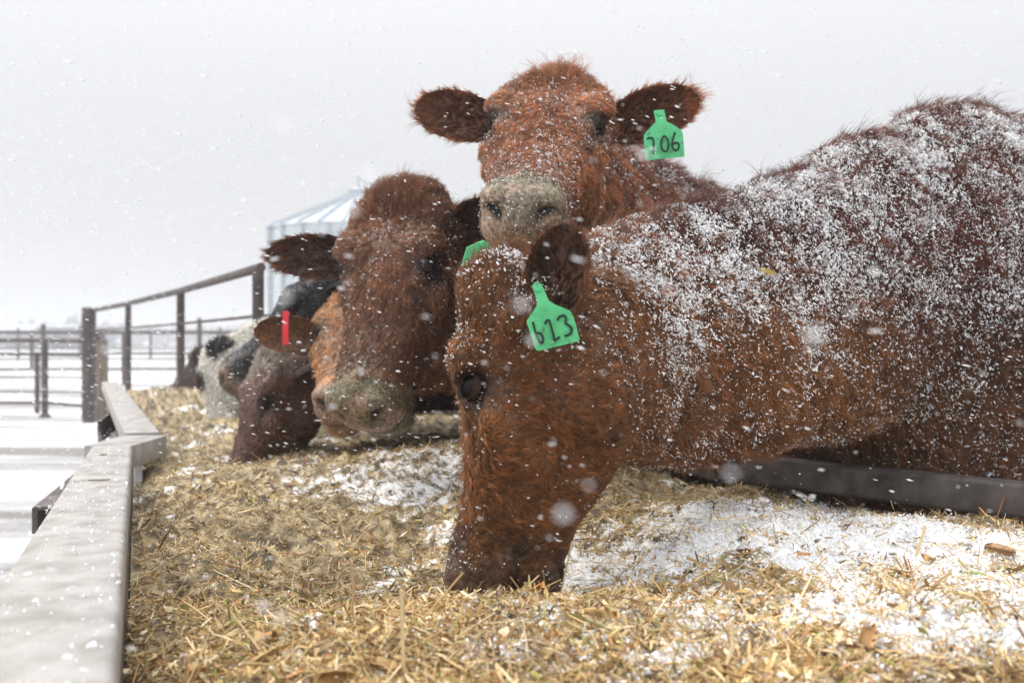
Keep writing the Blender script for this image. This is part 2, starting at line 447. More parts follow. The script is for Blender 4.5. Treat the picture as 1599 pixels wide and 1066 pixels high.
def hair_object(name, tp, tn, td, tl, tlift, tcol, k, spread, parent, rad=.00042, curl=.15, conv=.90, npt=5, wisp=.0):
    """tufts: root tp, normal tn, lie td, length tl, lift tlift, colour tcol; k strands each"""
    n = len(tp)
    bt = nrm(np.cross(tn, td))
    rep = lambda a: np.repeat(a, k, axis=0)
    N_ = n*k
    P0, Nn, D, B = rep(tp), rep(tn), rep(td), rep(bt); Ln = np.repeat(tl, k)*(.65+.6*rng.random(N_)); Lf = np.repeat(tlift, k)*(.7+.6*rng.random(N_))
    sp = np.repeat(spread*np.ones(n), k)
    off = rng.normal(size=(N_, 2))*sp[:, None]*.6
    ph = np.repeat(rng.random(n)*6.28, k)+rng.normal(size=N_)*.5
    cu = np.repeat((rng.random(n)*.9+.1)*curl, k)*Ln
    side = np.repeat(rng.normal(size=n)*.22, k)+rng.normal(size=N_)*.16
    stray = (rng.random(N_) < .06)
    Lf = np.where(stray, Lf+.35, Lf); 
    C = conv*(1-.8*stray)
    pos = np.empty((N_, npt, 3), dtype=np.float32); rr = np.empty((N_, npt), dtype=np.float32)
    for j in range(npt):
        t = j/(npt-1)
        sc_ = (1-C*t)
        q = P0+D*(off[:, :1]*sc_[:, None])+B*(off[:, 1:]*sc_[:, None])
        along = Ln*t
        q = q+D*(along*np.cos(Lf))[:, None]+Nn*(along*np.sin(Lf)*(1-.35*t)-.001)[:, None]
        q = q+B*((side*Ln*t*t)+cu*np.sin(ph+t*5.0)*t)[:, None]
        pos[:, j] = q; rr[:, j] = rad*(1-.75*t**1.5)
    cols = np.repeat(tcol, k, axis=0)*(.72+.56*rng.random((N_, 1)))
    cv = bpy.data.hair_curves.new(name)
    cv.add_curves([npt]*N_)
    off_ = np.array(parent_loc(parent), dtype=np.float32)
    cv.position_data.foreach_set('vector', (pos-off_).ravel())
    a = cv.attributes.get('radius') or cv.attributes.new('radius', 'FLOAT', 'POINT'); a.data.foreach_set('value', rr.ravel())
    a = cv.attributes.new('tint', 'FLOAT_COLOR', 'CURVE')
    c4 = np.ones((N_, 4), dtype=np.float32); c4[:, :3] = np.clip(cols, 0, 1); a.data.foreach_set('color', c4.ravel())
    cv.materials.append(M['hair'])
    ob = link(bpy.data.objects.new(name, cv), parent)
    return ob

OCT_V = np.array([(1, 0, 0), (-1, 0, 0), (0, 1, 0), (0, -1, 0), (0, 0, 1), (0, 0, -1)], dtype=np.float32)
OCT_F = np.array([(0, 2, 4), (2, 1, 4), (1, 3, 4), (3, 0, 4), (2, 0, 5), (1, 2, 5), (3, 1, 5), (0, 3, 5)])
def flecks(name, p, r, parent=None, stretch=None, m='snow', flat=1.0):
    n = len(p); V = np.repeat(OCT_V[None], n, 0)*(.6+.8*rng.random((n, 6, 1)))
    sc_ = r[:, None, None]*np.ones((n, 1, 3)); sc_[:, :, 2] *= flat
    A = nrm(rng.normal(size=(n, 3))); B = nrm(np.cross(A, rng.normal(size=(n, 3)))); C = np.cross(A, B)
    Rm = np.stack([A, B, C], 1)
    V = np.einsum('nij,njk->nik', V*sc_, Rm)
    if stretch is not None:
        V = V+np.einsum('nij,nj->ni', V, nrm(stretch[0]))[:, :, None]*nrm(stretch[0])[:, None, :]*stretch[1][:, None, None]
    V = V+p[:, None, :]
    Fc = (np.arange(n)[:, None, None]*6+OCT_F[None]).reshape(-1, 3)
    return mesh_np(name, V.reshape(-1, 3), Fc, M[m], parent, smooth=True)

def basis(f, u):
    f = Vector(f).normalized(); u = Vector(u); u = (u-f*u.dot(f)).normalized(); x = f.cross(u)
    return Matrix((x, f, u)).transposed()

def curve_bits(name, pos, rad, mtl, parent=None, cols=None):
    """many tiny round bodies: pos (n,k,3), rad (n,k)"""
    n, k = pos.shape[:2]; cv = bpy.data.hair_curves.new(name); cv.add_curves([k]*n)
    off = np.array(parent_loc(parent), dtype=np.float32)
    cv.position_data.foreach_set('vector', (pos-off).astype(np.float32).ravel())
    a = cv.attributes.get('radius') or cv.attributes.new('radius', 'FLOAT', 'POINT'); a.data.foreach_set('value', rad.astype(np.float32).ravel())
    if cols is not None:
        a = cv.attributes.new('tint', 'FLOAT_COLOR', 'CURVE'); c4 = np.ones((n, 4), dtype=np.float32); c4[:, :3] = cols; a.data.foreach_set('color', c4.ravel())
    cv.materials.append(mtl)
    return link(bpy.data.objects.new(name, cv), parent)
def snow_bits(name, p, r, parent, d, stretch):
    d = nrm(d); h = (r*(1+stretch))[:, None]; j = lambda: rng.normal(size=p.shape)*r[:, None]*.35
    pos = np.stack([p-d*h+j(), p+j(), p+d*h+j()], 1); rad = np.stack([r*.45, r*(.8+.4*rng.random(len(r))), r*.35], 1)
    return curve_bits(name, pos, rad, M['snow'], parent)

COWS = {}
def cow(key, label, eye_mid, f, u, scale, withers, axis, H, palette, vox=.008, density=1.0, ears=({}, {}),
        snow=(0, 0), girth=1.0, neck_fat=1.0, hair_len=1.0, group='cattle feeding at the bunk', neck_pts=None, kmul=1.0, nh=(.125, .31, .85), extra=(), wide=1.0):
    Rm = basis(f, u); origin = Vector(eye_mid)-Rm @ (Vector((0, EYE.y, EYE.z))*scale)
    KY = .86
    def T(q):
        q = Vector(q); y = q.y if q.y < EYE.y else EYE.y+(q.y-EYE.y)*KY
        return origin+Rm @ (Vector((q.x*wide, y, q.z))*scale)
    def to_local(p):
        q = (p-og) @ Rn/scale; q = q.copy(); q[:, 0] /= wide
        q[:, 1] = np.where(q[:, 1] < EYE.y, q[:, 1], EYE.y+(q[:, 1]-EYE.y)/KY); return q
    def to_world(q):
        q = q.copy(); q[:, 0] *= wide; q[:, 1] = np.where(q[:, 1] < EYE.y, q[:, 1], EYE.y+(q[:, 1]-EYE.y)*KY)
        return og+(q*scale) @ Rn.T
    ax = Vector((axis[0], axis[1], 0)).normalized(); lat = Vector((-ax.y, ax.x, 0))
    W_ = Vector((withers[0], withers[1], 0))
    base = W_+ax*.5
    root = empty('cow', (base.x, base.y, 0), label, 'cow', group)
    V = []; Fq = []
    def add(vs, fs):
        n0 = len(V); V.extend(vs); Fq.extend([tuple(i+n0 for i in q) for q in fs])
    def addh(vs, fs): add([T(q) for q in vs], fs)
    head_parts(addh)
    # trunk
    st = [(-.33, .80, .60, .10), (-.26, .89, .50, .17), (-.14, .965, .41, .235), (0, 1.0, .36, .275), (.2, .995, .35, .325), (.45, .975, .345, .365), (.75, .972, .35, .375),
          (1.0, .982, .39, .35), (1.2, .98, .45, .30), (1.36, .94, .52, .24), (1.46, .86, .60, .14)]
    n = 28; TV = []; TF = []
    for (s_, zt, zb, hw) in st:
        c = W_+ax*s_; zc = (zt*.48+zb*.52)*H
        for k in range(n):
            a = 2*math.pi*k/n; cx, sz = math.cos(a), math.sin(a)
            top = sz > 0
            x = hw*girth*math.copysign(abs(cx)**.85, cx)*(1-(.30*sz**1.5 if top else 0)*(1.0 if s_ < .3 else .4))
            z = zc+((zt*H-zc) if top else (zc-zb*H))*sz
            TV.append(c+lat*x+Vector((0, 0, z)))
    for i in range(len(st)-1):
        for k in range(n): TF.append((i*n+k, i*n+(k+1) % n, (i+1)*n+(k+1) % n, (i+1)*n+k))
    TF.append(tuple(range(n-1, -1, -1))); TF.append(tuple((len(st)-1)*n+k for k in range(n)))
    add(TV, TF)
    # shoulder and haunch muscle
    for sd in (-1, 1):
        rot = Matrix((ax, lat, Vector((0, 0, 1)))).transposed()
        for (s_, y_, z_, r_) in ((.02, .17, .66, (.17, .11, .30)), (-.12, .12, .55, (.13, .10, .16)), (1.15, .17, .66, (.22, .13, .28))):
            add(*ellipsoid(W_+ax*s_+lat*y_*sd*girth+Vector((0, 0, z_*H)), r_, rot=rot))
    # neck: rings from the head to inside the chest
    hb = T((0, -.01, -.02)); hz_ = Rm @ Vector((0, 0, 1)); hx_ = Rm @ Vector((1, 0, 0)); hf_ = Rm @ Vector((0, 1, 0))
    p0 = T((0, .05, -.03)); p3 = W_+ax*.14+Vector((0, 0, .735*H)); 
    if neck_pts: ctrl = [p0]+[Vector(q) for q in neck_pts]+[p3]
    else: ctrl = [p0, T((0, -.15, -.05))*.6+(p0*.5+p3*.5)*.4, p3]
    prev = None; NV = []; NF = []; m_ = 12
    def bez(t):
        q = list(ctrl)
        while len(q) > 1: q = [q[i]*(1-t)+q[i+1]*t for i in range(len(q)-1)]
        return q[0]
    for i in range(m_+1):
        t = i/m_; c = bez(t); d = (bez(min(1, t+.03))-bez(max(0, t-.03))).normalized()
        xl = (hx_*(1-t)+(lat*(1 if hx_.dot(lat) > 0 else -1))*t); xl = (xl-d*xl.dot(d)).normalized(); zl = xl.cross(d)
        if zl.dot(hz_*(1-t)+Vector((0, 0, 1))*t) < 0: zl = -zl
        hw = (.088+(.20-.088)*t**1.1)*neck_fat; hh = (nh[0]+(nh[1]*H/1.5-nh[0])*t**nh[2])*neck_fat
        if t > .95: hw *= .9; hh *= .96
        for k in range(n):
            a = 2*math.pi*k/n
            NV.append(c+xl*hw*math.cos(a)*(1-.25*max(0, math.sin(a)))+zl*hh*math.sin(a))
    for i in range(m_):
        for k in range(n): NF.append((i*n+k, i*n+(k+1) % n, (i+1)*n+(k+1) % n, (i+1)*n+k))
    NF.append(tuple(range(n-1, -1, -1))); NF.append(tuple(m_*n+k for k in range(n)))
    add(NV, NF)
    for (c, r_) in extra: add(*ellipsoid(c, r_, rot=Matrix((ax, lat, Vector((0, 0, 1)))).transposed()))
    # legs and tail
    def limb(pts, rs):
        mb = MB(); mb.tube(pts, rs, 14); add([Vector(q) for q in mb.v], mb.f)
    for sd in (-1, 1):
        q = lambda s_, y_, z_: W_+ax*s_+lat*y_*sd+Vector((0, 0, z_*H))
        limb([q(.02, .15, .55), q(.0, .15, .40), q(.02, .15, .27), q(.0, .15, .24), q(.01, .15, .10), q(-.01, .15, .05), q(-.03, .15, 0)], [.12, .085, .052, .05, .036, .045, .058])
        limb([q(1.15, .16, .60), q(1.12, .17, .45), q(1.26, .16, .31), q(1.27, .16, .27), q(1.22, .16, .10), q(1.20, .16, .05), q(1.17, .16, 0)], [.16, .11, .055, .05, .038, .045, .058])
    q = lambda s_, z_: W_+ax*s_+Vector((0, 0, z_*H))
    limb([q(1.34, .93), q(1.50, .88), q(1.55, .7), q(1.54, .45), q(1.54, .3)], [.05, .03, .02, .018, .035])
    me = bpy.data.meshes.new('tmp'); me.from_pydata([tuple(v) for v in V], [], Fq); me.update()
    bm = bmesh.new(); bm.from_mesh(me); 
    # every closed piece gets outward normals
    bmesh.ops.recalc_face_normals(bm, faces=bm.faces); bm.to_mesh(me); bm.free()
    tmp = bpy.data.objects.new('tmp', me); COL.objects.link(tmp)
    md = tmp.modifiers.new('r', 'REMESH'); md.mode = 'VOXEL'; md.voxel_size = vox
    sm = tmp.modifiers.new('s', 'SMOOTH'); sm.factor = .5; sm.iterations = int(round(.020/vox))+2
    dg = bpy.context.evaluated_depsgraph_get(); ev = tmp.evaluated_get(dg); m2 = bpy.data.meshes.new_from_object(ev)
    bpy.data.objects.remove(tmp)
    nv = len(m2.vertices); co = np.empty(nv*3, dtype=np.float32); m2.vertices.foreach_get('co', co); co = co.reshape(-1, 3).astype(np.float64)
    no = np.empty(nv*3, dtype=np.float32); m2.vertex_normals.foreach_get('vector', no); no = no.reshape(-1, 3).astype(np.float64)
    Rn = np.array(Rm); og = np.array(origin)
    q = to_local(co); nl = no @ Rn
    near = (q[:, 1] > -.1) & (q[:, 1] < .62) & (np.abs(q[:, 0]) < .17) & (q[:, 2] > -.22) & (q[:, 2] < .17)
    qs = sculpt_head(q[near], nl[near]); co[near] = to_world(qs)
    # folds and lumps of the coat
    co += no*((fbm(co, 8, 5, 2)-.5)*.024+(fbm(co*np.array([1, 1, .45]), 26, 8, 2)-.5)*.016)[:, None]*(1-.72*np.where(near, 1, 0))[:, None]
    nf = len(m2.polygons); li = np.empty(len(m2.loops), dtype=np.int32); m2.loops.foreach_get('vertex_index', li)
    ltot = np.empty(nf, dtype=np.int32); m2.polygons.foreach_get('loop_total', ltot)
    assert (ltot == 4).all()
    quads = li.reshape(-1, 4)
    bpy.data.meshes.remove(m2)
    # ears
    eV = []; eQ = []; einfo = []
    for side, kw in zip((-1, 1), ears):
        if kw is None: continue
        v, fq, rt, eax, eop, ewd = ear_mesh(side, Rm=Rm, **kw)
        n0 = len(eV); eV += [np.array(T(p)) for p in v]; eQ += [[i+n0 for i in q_] for q_ in fq]
        einfo.append((side, rt, eax, eop, ewd, n0, len(v)))
    eV = np.array(eV); eQ = np.array(eQ)
    allV = np.concatenate([co, eV]); allQ = np.concatenate([quads, eQ+nv])
    loc = to_local(allV)
    isE = np.zeros(len(allV), bool); isE[nv:] = True
    cbase = palette(loc, allV, isE)
    body = mesh_np('body', allV, allQ, M['skin'], root, smooth=True, cols=cbase*np.where(((loc[:, 1] > .44) & (loc[:, 1] < .62) & (np.abs(loc[:, 0]) < .16))[:, None], .85, .42))
    # eyes
    for sx in (-1, 1):
        c = Vector((EYE.x*sx-.0005*sx, EYE.y, EYE.z+.004))
        v, fq = ellipsoid((0, 0, 0), (.0212, .0212, .0205), 20, 12)
        mb = MB(); mb.add([T(c+p) for p in v], fq); mb.build('eye', M['eye'], root, smooth=True)
        for up_ in (1, -1):
            mb = MB(); vs = []; fs = []; na, nb = 18, 8
            for lay in (0, 1):
                for i in range(na+1):
                    ph = -1.35+2.7*i/na
                    lim = (.50 if up_ > 0 else .70)*max(0, math.cos(ph))**.8+.02
                    for j in range(nb+1):
                        th = .50+up_*(lim+(1.30-lim)*j/nb)
                        rr_ = (.0230 if lay else .0215)+(.0008 if (j == 0 and lay) else 0)
                        p_ = Vector((math.cos(ph)*math.cos(th)*sx*.98, math.sin(ph), math.cos(ph)*math.sin(th)))*rr_
                        vs.append(T(c+p_))
            m1 = (na+1)*(nb+1)
            for lay in (0, 1):
                for i in range(na):
                    for j in range(nb):
                        a = lay*m1+i*(nb+1)+j; fs.append((a, a+nb+1, a+nb+2, a+1))
            for i in range(na): a = i*(nb+1); fs.append((a, a+nb+1, a+nb+1+m1, a+m1))
            mb.add(vs, fs); mb.build('eyelid', M['lid'], root, smooth=True)
        lp = []
        for i in range(46):
            ph = -1.0+2.0*i/45; th = .50+.40*math.cos(ph)+.05; o_ = Vector((math.cos(ph)*math.cos(th)*sx, math.sin(ph), math.cos(ph)*math.sin(th)))
            dn = Vector((sx*1.0, .35*math.sin(ph), -.55+rng.normal()*.12)).normalized()
            lp.append([T(c+o_*.0230), T(c+o_*.0230+dn*.006), T(c+o_*.0230+dn*.012+Vector((0, 0, .001)))])
        cur_ = curve_bits('eyelashes', np.array(lp), np.tile([.00045, .0003, .0001], (46, 1)), M['lid'], root)
    # ---- fur
    tri = np.concatenate([quads[:, [0, 1, 2]], quads[:, [0, 2, 3]]])
    cen = co[tri].mean(1); tn_ = nrm(np.cross(co[tri[:, 1]]-co[tri[:, 0]], co[tri[:, 2]]-co[tri[:, 0]]))
    view = nrm(np.array([[0, 0, CZ]])-cen); facing = (tn_*view).sum(1)
    wt = np.where(facing > -.35, 1.0, .12)
    sx_ = cen[:, 0]/np.maximum(cen[:, 1], .3)
    wt *= np.where(np.abs(sx_) < .75, 1, .25); wt *= np.where(cen[:, 2] < .55, .15, 1.0)
    ql = to_local(cen)
    ishead = (ql[:, 1] > -.09) & (ql[:, 1] < .6) & (np.abs(ql[:, 0]) < .2) & (ql[:, 2] > -.25) & (ql[:, 2] < .2)
    wt *= np.where(ishead, 2.0, 1.0)
    ntuft = None
    a_ = np.linalg.norm(np.cross(co[tri[:, 1]]-co[tri[:, 0]], co[tri[:, 2]]-co[tri[:, 0]]), axis=1)/2
    ntuft = int((a_*wt).sum()*14000*density)
    tp, tn, idx, _, _ = sample_tris(co, tri, ntuft, wt)
    lq = to_local(tp)
    y_ = lq[:, 1]
    hm = sstep(-.12, .02, y_)*(np.abs(lq[:, 0]) < .2)*(lq[:, 2] > -.26)*(lq[:, 2] < .2)*(y_ < .62)
    # lie of the coat
    fv = np.array(Rm @ Vector((0, 1, 0))); uv = np.array(Rm @ Vector((0, 0, 1))); xv = np.array(Rm @ Vector((1, 0, 0)))
    swirl = np.stack([lq[:, 0]*1.6, (y_-.13)*3.0, 0*y_], 1); sw = nrm(swirl+1e-4)
    hdir = sw[:, :1]*xv*.9+sw[:, 1:2]*fv*1.0
    cheek = sstep(.06, -.02, lq[:, 2])[:, None]
    hdir = hdir*(1-cheek)+cheek*(-fv*.55-uv*.55*np.ones((len(y_), 1))+np.array([0, 0, -.5]))
    bdir = np.array(ax)*.75+np.array([0, 0, -.65])+0*tp
    d = hdir*hm[:, None]+bdir*(1-hm[:, None])
    nz = np.stack([fbm(tp, 7, 31), fbm(tp, 7, 57), fbm(tp, 7, 83)], 1)-.5
    nz2 = np.stack([vn(tp, 38, 31), vn(tp, 38, 57), vn(tp, 38, 83)], 1)-.5
    d = d+nz*1.25+nz2*(1.5-.5*hm)[:, None]
    d = nrm(d-tn*(d*tn).sum(1, keepdims=True))
    ln = np.where(hm > .5, .0145, .031)*hair_len*(.6+.8*vn(tp, 45, 66))
    poll = np.exp(-((y_-.0)/.055)**2-(lq[:, 0]/.085)**2)*sstep(.02, .08, lq[:, 2])*hm
    ln = ln+poll*.030*hair_len
    muz = sstep(.44, .50, y_)*hm*sstep(-.05, -.03, lq[:, 2]+.4*np.abs(lq[:, 0])*0)
    ln = ln*(1-.45*muz)*(1-.6*sstep(.495, .515, y_)*hm)*(1-.35*sstep(.3, .45, y_)*hm)
    ed = np.minimum(np.linalg.norm(lq-np.array(EYE), axis=1), np.linalg.norm(lq-np.array((-EYE.x, EYE.y, EYE.z)), axis=1))
    ln = ln*(.16+.84*sstep(.026, .060, ed))
    nos = nostril_dist(lq)
    keep = (nos > .019) & (ed > .0240) & ~((y_ > .512) & (hm > .5) & (lq[:, 2] > -.075) & (rng.random(ntuft) < .85))
    topl = (1-hm)*sstep(.75, 1.0, tn[:, 2]); ln = ln*(1+.60*topl)
    lift = .10+(.72-.3*hm)*vn(tp, 55, 91)**1.5+.12*rng.random(ntuft)+poll*.30+topl*.30
    ws = rng.random(ntuft) < .035; ln = np.where(ws & (ed > .07), ln*1.7, ln); lift = np.where(ws, lift+.35, lift)
    tc_ = palette(lq, tp, np.zeros(ntuft, bool))
    tc_ = tc_*(.50+1.0*vn(tp, 75, 5))[:, None]*np.exp(rng.normal(size=(ntuft, 1))*.22)
    k_ = max(3, int(round(9*kmul)))
    hs = .0046*np.where(hm > .5, .75, 1.0)
    hair_object('coat_hair', tp[keep], tn[keep], d[keep], ln[keep]*scale, lift[keep], tc_[keep], k_, hs[keep], root, rad=.00042 if vox < .012 else .0007)['kind'] = 'stuff'
    # ear fur
    et = np.concatenate([eQ[:, [0, 1, 2]], eQ[:, [0, 2, 3]]])
    ea = (np.linalg.norm(np.cross(eV[et[:, 1]]-eV[et[:, 0]], eV[et[:, 2]]-eV[et[:, 0]]), axis=1)/2).sum()
    ne = int(ea*22000*density); ep, en, eidx, _, _ = sample_tris(eV, et, ne)
    el = to_local(ep)
    edir = np.zeros_like(ep); rimf = np.zeros(ne); inner = np.zeros(ne)
    for side, rt, eax, eop, ewd, n0, nn in einfo:
        msk = (el[:, 0]*side > 0)
        rel = el-np.array(rt); t = (rel*np.array(eax)).sum(1)/.19; s_ = (rel*np.array(ewd)).sum(1)/.062
        dd = np.outer(.9*np.ones(ne), np.array(Rm @ eax))+np.outer(s_*.9, np.array(Rm @ ewd))
        edir[msk] = dd[msk]; rr_ = np.maximum(np.abs(s_), sstep(.8, 1, t)); rimf[msk] = sstep(.6, .95, rr_)[msk]
        inn = ((en*np.array(Rm @ eop)).sum(1) > 0); inner[msk] = inn[msk]
    edir = nrm(edir+(rng.random((ne, 3))-.5)*.5); edir = nrm(edir-en*(edir*en).sum(1, keepdims=True))
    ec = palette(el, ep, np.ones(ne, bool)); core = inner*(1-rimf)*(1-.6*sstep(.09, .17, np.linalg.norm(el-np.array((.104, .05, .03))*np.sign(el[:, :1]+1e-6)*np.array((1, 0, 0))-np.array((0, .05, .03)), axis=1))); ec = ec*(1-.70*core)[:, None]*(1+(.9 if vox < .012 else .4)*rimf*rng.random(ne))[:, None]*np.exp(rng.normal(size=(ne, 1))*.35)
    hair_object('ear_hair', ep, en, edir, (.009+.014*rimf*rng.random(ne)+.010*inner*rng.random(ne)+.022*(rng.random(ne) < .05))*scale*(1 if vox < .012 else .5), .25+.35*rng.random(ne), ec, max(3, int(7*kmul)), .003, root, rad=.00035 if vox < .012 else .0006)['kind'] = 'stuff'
    # ---- snow caught in the coat
    if snow[0]:
        ns = snow[0]; sw_ = wt*np.where(facing > -.2, 1, .1)
        dens = (.07+.35*sstep(.72, 1.38, cen[:, 2])+.50*sstep(-.15, .7, tn_[:, 2]))
        hw_ = sstep(-.09, -.03, ql[:, 1])*sstep(-.25, -.15, ql[:, 2])*(np.abs(ql[:, 0]) < .2)*(ql[:, 1] < .65)*(ql[:, 2] < .2)
        pm = snow[1]*(1-.6*np.exp(-((ql[:, 1])/.08)**2)*(ql[:, 2] > .04))*np.where(ql[:, 2] < -.02, .5, 1)
        dens = dens*(1-hw_*(1-pm))
        clump = sstep(.35, .70, fbm(cen, 10, 77, 3))*.7+.3
        sp_, sn_, _, _, _ = sample_tris(co, tri, ns, sw_*dens*clump)
        fine = vn(sp_, 55, 5)*.2+vn(sp_, 160, 6)*.4+vn(sp_, 330, 7)*.4; kp = rng.random(ns) < sstep(.42, .66, fine)*.62+.10
        sp_ = sp_[kp]; sn_ = sn_[kp]; m3 = len(sp_)
        r_ = np.exp(rng.normal(size=m3)*.45)*.00064
        lq2 = to_local(sp_)
        hgt = np.where((lq2[:, 1] > 0) & (np.abs(lq2[:, 0]) < .2), .005, .010)*(.5+1.0*rng.random(m3))+.008*np.exp(-((lq2[:, 1])/.05)**2)*(lq2[:, 2] > .06)*rng.random(m3)
        r_ = r_*np.where((lq2[:, 1] > 0) & (lq2[:, 1] < .6) & (np.abs(lq2[:, 0]) < .2), .72, 1)
        sd_ = nrm(np.array(ax)*.75+np.array([0, 0, -.65])+rng.normal(size=(m3, 3))*.5)
        snow_bits('caught_snow', sp_+sn_*hgt[:, None]*hair_len, np.clip(r_, .0004, .0024), root, sd_, .5+1.2*rng.random(m3))['kind'] = 'stuff'
    COWS[key] = dict(root=root, T=T, Rm=Rm, origin=origin, scale=scale, ears={s_[0]: s_ for s_ in einfo}, co=co, tri=tri)
    return root

def red_palette(base=(.17, .055, .026), light=(.36, .15, .06), dark=(.07, .026, .016), mud=(.22, .19, .09), mudy=.46, mudamt=1.0, lightamt=.4, bodydark=.35, bodyc=(.12, .035, .020), pollc=None):
    base, light, dark, mud, bodyc = map(np.array, (base, light, dark, mud, bodyc))
    def f(lq, wp, isE):
        n = len(lq); y = lq[:, 1]
        a = fbm(wp, 6, 11)[:, None]; b = fbm(wp, 22, 19)[:, None]
        c = base*(1-a)+light*a*lightamt+base*a*(1-lightamt)
        c = c*(.7+.6*b)*(.50+1.0*fbm(wp, 3.3, 101))[:, None]
        bd = (1-sstep(-.3, -.05, y))[:, None]
        c = c*(1-bd)+bodyc*(.45+1.1*b)*(.55+.95*fbm(wp, 3.0, 103, 2))[:, None]*bd
        eye_d = np.minimum(np.linalg.norm(lq-np.array(EYE), axis=1), np.linalg.norm(lq-np.array((-EYE.x, EYE.y, EYE.z)), axis=1))
        c = c*(.16+.84*sstep(.022, .052, eye_d))[:, None]
        if pollc is not None:
            pq = (sstep(.13, .03, y)*sstep(.03, .07, lq[:, 2])*sstep(-.15, -.03, y)*sstep(.3, .6, fbm(wp, 14, 55)))[:, None]; c = c*(1-pq)+np.array(pollc)*pq
        for sx in (-1, 1):
            br = np.exp(-(((lq[:, 0]-.088*sx)/.035)**2+((y-.110)/.026)**2+((lq[:, 2]-.100)/.035)**2))[:, None]*.65
            ch = np.exp(-(((lq[:, 0]-.108*sx)/.03)**2+((y-.225)/.032)**2+((lq[:, 2]-.020)/.03)**2))[:, None]*.55
            br = np.maximum(br, ch); c = c*(1-br)+light*1.1*(.7+.6*b)*br
            tt = np.clip((y-.185)/.075, 0, 1); td = np.hypot(lq[:, 0]-sx*(.110-.030*tt), lq[:, 2]-(.056-.010*tt))
            st_ = np.exp(-(td/.012)**2)*sstep(.175, .19, y)*sstep(.29, .24, y); c = c*(1-.75*st_)[:, None]
        inh = (y < .65)*(np.abs(lq[:, 0]) < .16)
        m_ = (sstep(mudy-.05, mudy+.05, y+.14*(fbm(wp, 35, 77)-.5))*inh)[:, None]*mudamt
        mm = mud*(.35+1.4*b)
        pad = (sstep(.500, .520, y)*(lq[:, 2] > -.080)*inh)[:, None]
        pk = sstep(.40, .60, fbm(wp, 26, 41))[:, None]
        pk = np.maximum(pk, .35); padc = np.array((.34, .225, .16))*pk*(.6+.7*b)+mud*(.5+.9*b)*(1-pk)
        c = c*(1-m_)+mm*m_
        c = c*(1-pad)+padc*pad
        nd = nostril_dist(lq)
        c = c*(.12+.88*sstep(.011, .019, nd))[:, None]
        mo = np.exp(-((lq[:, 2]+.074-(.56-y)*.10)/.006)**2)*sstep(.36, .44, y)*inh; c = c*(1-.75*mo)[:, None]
        c = np.where(isE[:, None], (base*.75+dark*.25)*(.7+.6*b), c)
        return c
    return f

def patch_palette(bg, patch, thr=.55, muzzle=(.1, .1, .09), seed=3, freq=5):
    bg, patch, muzzle = map(np.array, (bg, patch, muzzle))
    def f(lq, wp, isE):
        b = fbm(wp, 25, 19)[:, None]
        p = sstep(thr-.02, thr+.02, fbm(lq*1.0, freq, seed))[:, None]
        for sx in (-1, 1):
            d_ = np.linalg.norm((lq-np.array((EYE.x*sx, EYE.y, EYE.z)))*np.array((1, .8, 1)), axis=1); p = np.maximum(p, sstep(.065, .045, d_)[:, None])
        p = np.maximum(p, (lq[:, 1] < -.25)[:, None]*1.0)
        c = bg*(1-p)+patch*p
        m_ = sstep(.5, .53, lq[:, 1])[:, None]*(lq[:, 1] < .6)[:, None]
        c = c*(1-m_)+muzzle*m_
        c = np.where(isE[:, None], bg*.6, c)
        return c*(.7+.6*b)
    return f

# cow at the front: head down in the feed, body running off to the right
cow('A', 'reddish brown cow eating head down, snow crusted back, tag 623 in near ear', P(756, 612, 1.60), (-.25, -.03, -.96), (-.96, .14, .27), .97,
    (1.02, 2.38), (.85, .53), 1.56,
    red_palette(base=(.155, .056, .021), light=(.40, .18, .06), bodyc=(.110, .030, .016), mud=(.045, .026, .017), mudy=.43, mudamt=.85, lightamt=.6),
    vox=.0105, density=1.0, girth=1.0, neck_fat=1.0, snow=(660000, .14), nh=(.125, .315, .66),
    neck_pts=[(.17, 1.82, .925), (.56, 2.06, 1.09)], extra=(((.83, 2.26, 1.20), (.32, .14, .25)), ((.14, 1.72, .90), (.13, .10, .10)), ((.33, 1.90, .91), (.16, .10, .08))),
    ears=(dict(wax=(.20, -.30, .92), wop=(-.55, -.80, .05), L_=.165, W_=.062, root=(-.108, .050, -.012)), dict(wax=(-.12, .30, .9), wop=(-.9, -.3, .1), L_=.15)))
# cow looking at the camera over the front cow
cow('B', 'reddish brown cow facing the camera with raised head and green tag 706', P(852, 202, 2.2), (-.17, -.85, -.46), (0, -.46, .88), 1.08,
    (.95, 3.25), (.72, .69), 1.40,
    red_palette(base=(.30, .105, .042), light=(.52, .24, .11), bodyc=(.14, .045, .028), mud=(.17, .15, .09), mudy=.45, mudamt=.95),
    vox=.0095, density=.95, snow=(190000, .28), nh=(.16, .31, .6),
    neck_pts=[(.16, 2.55, 1.34), (.45, 2.85, 1.18)],
    ears=(dict(up=.42, fwd=.4, open_dir=(-.1, .75, .35), L_=.215, W_=.060), dict(up=.20, fwd=.4, open_dir=(.1, .75, .35), L_=.205, W_=.058)))
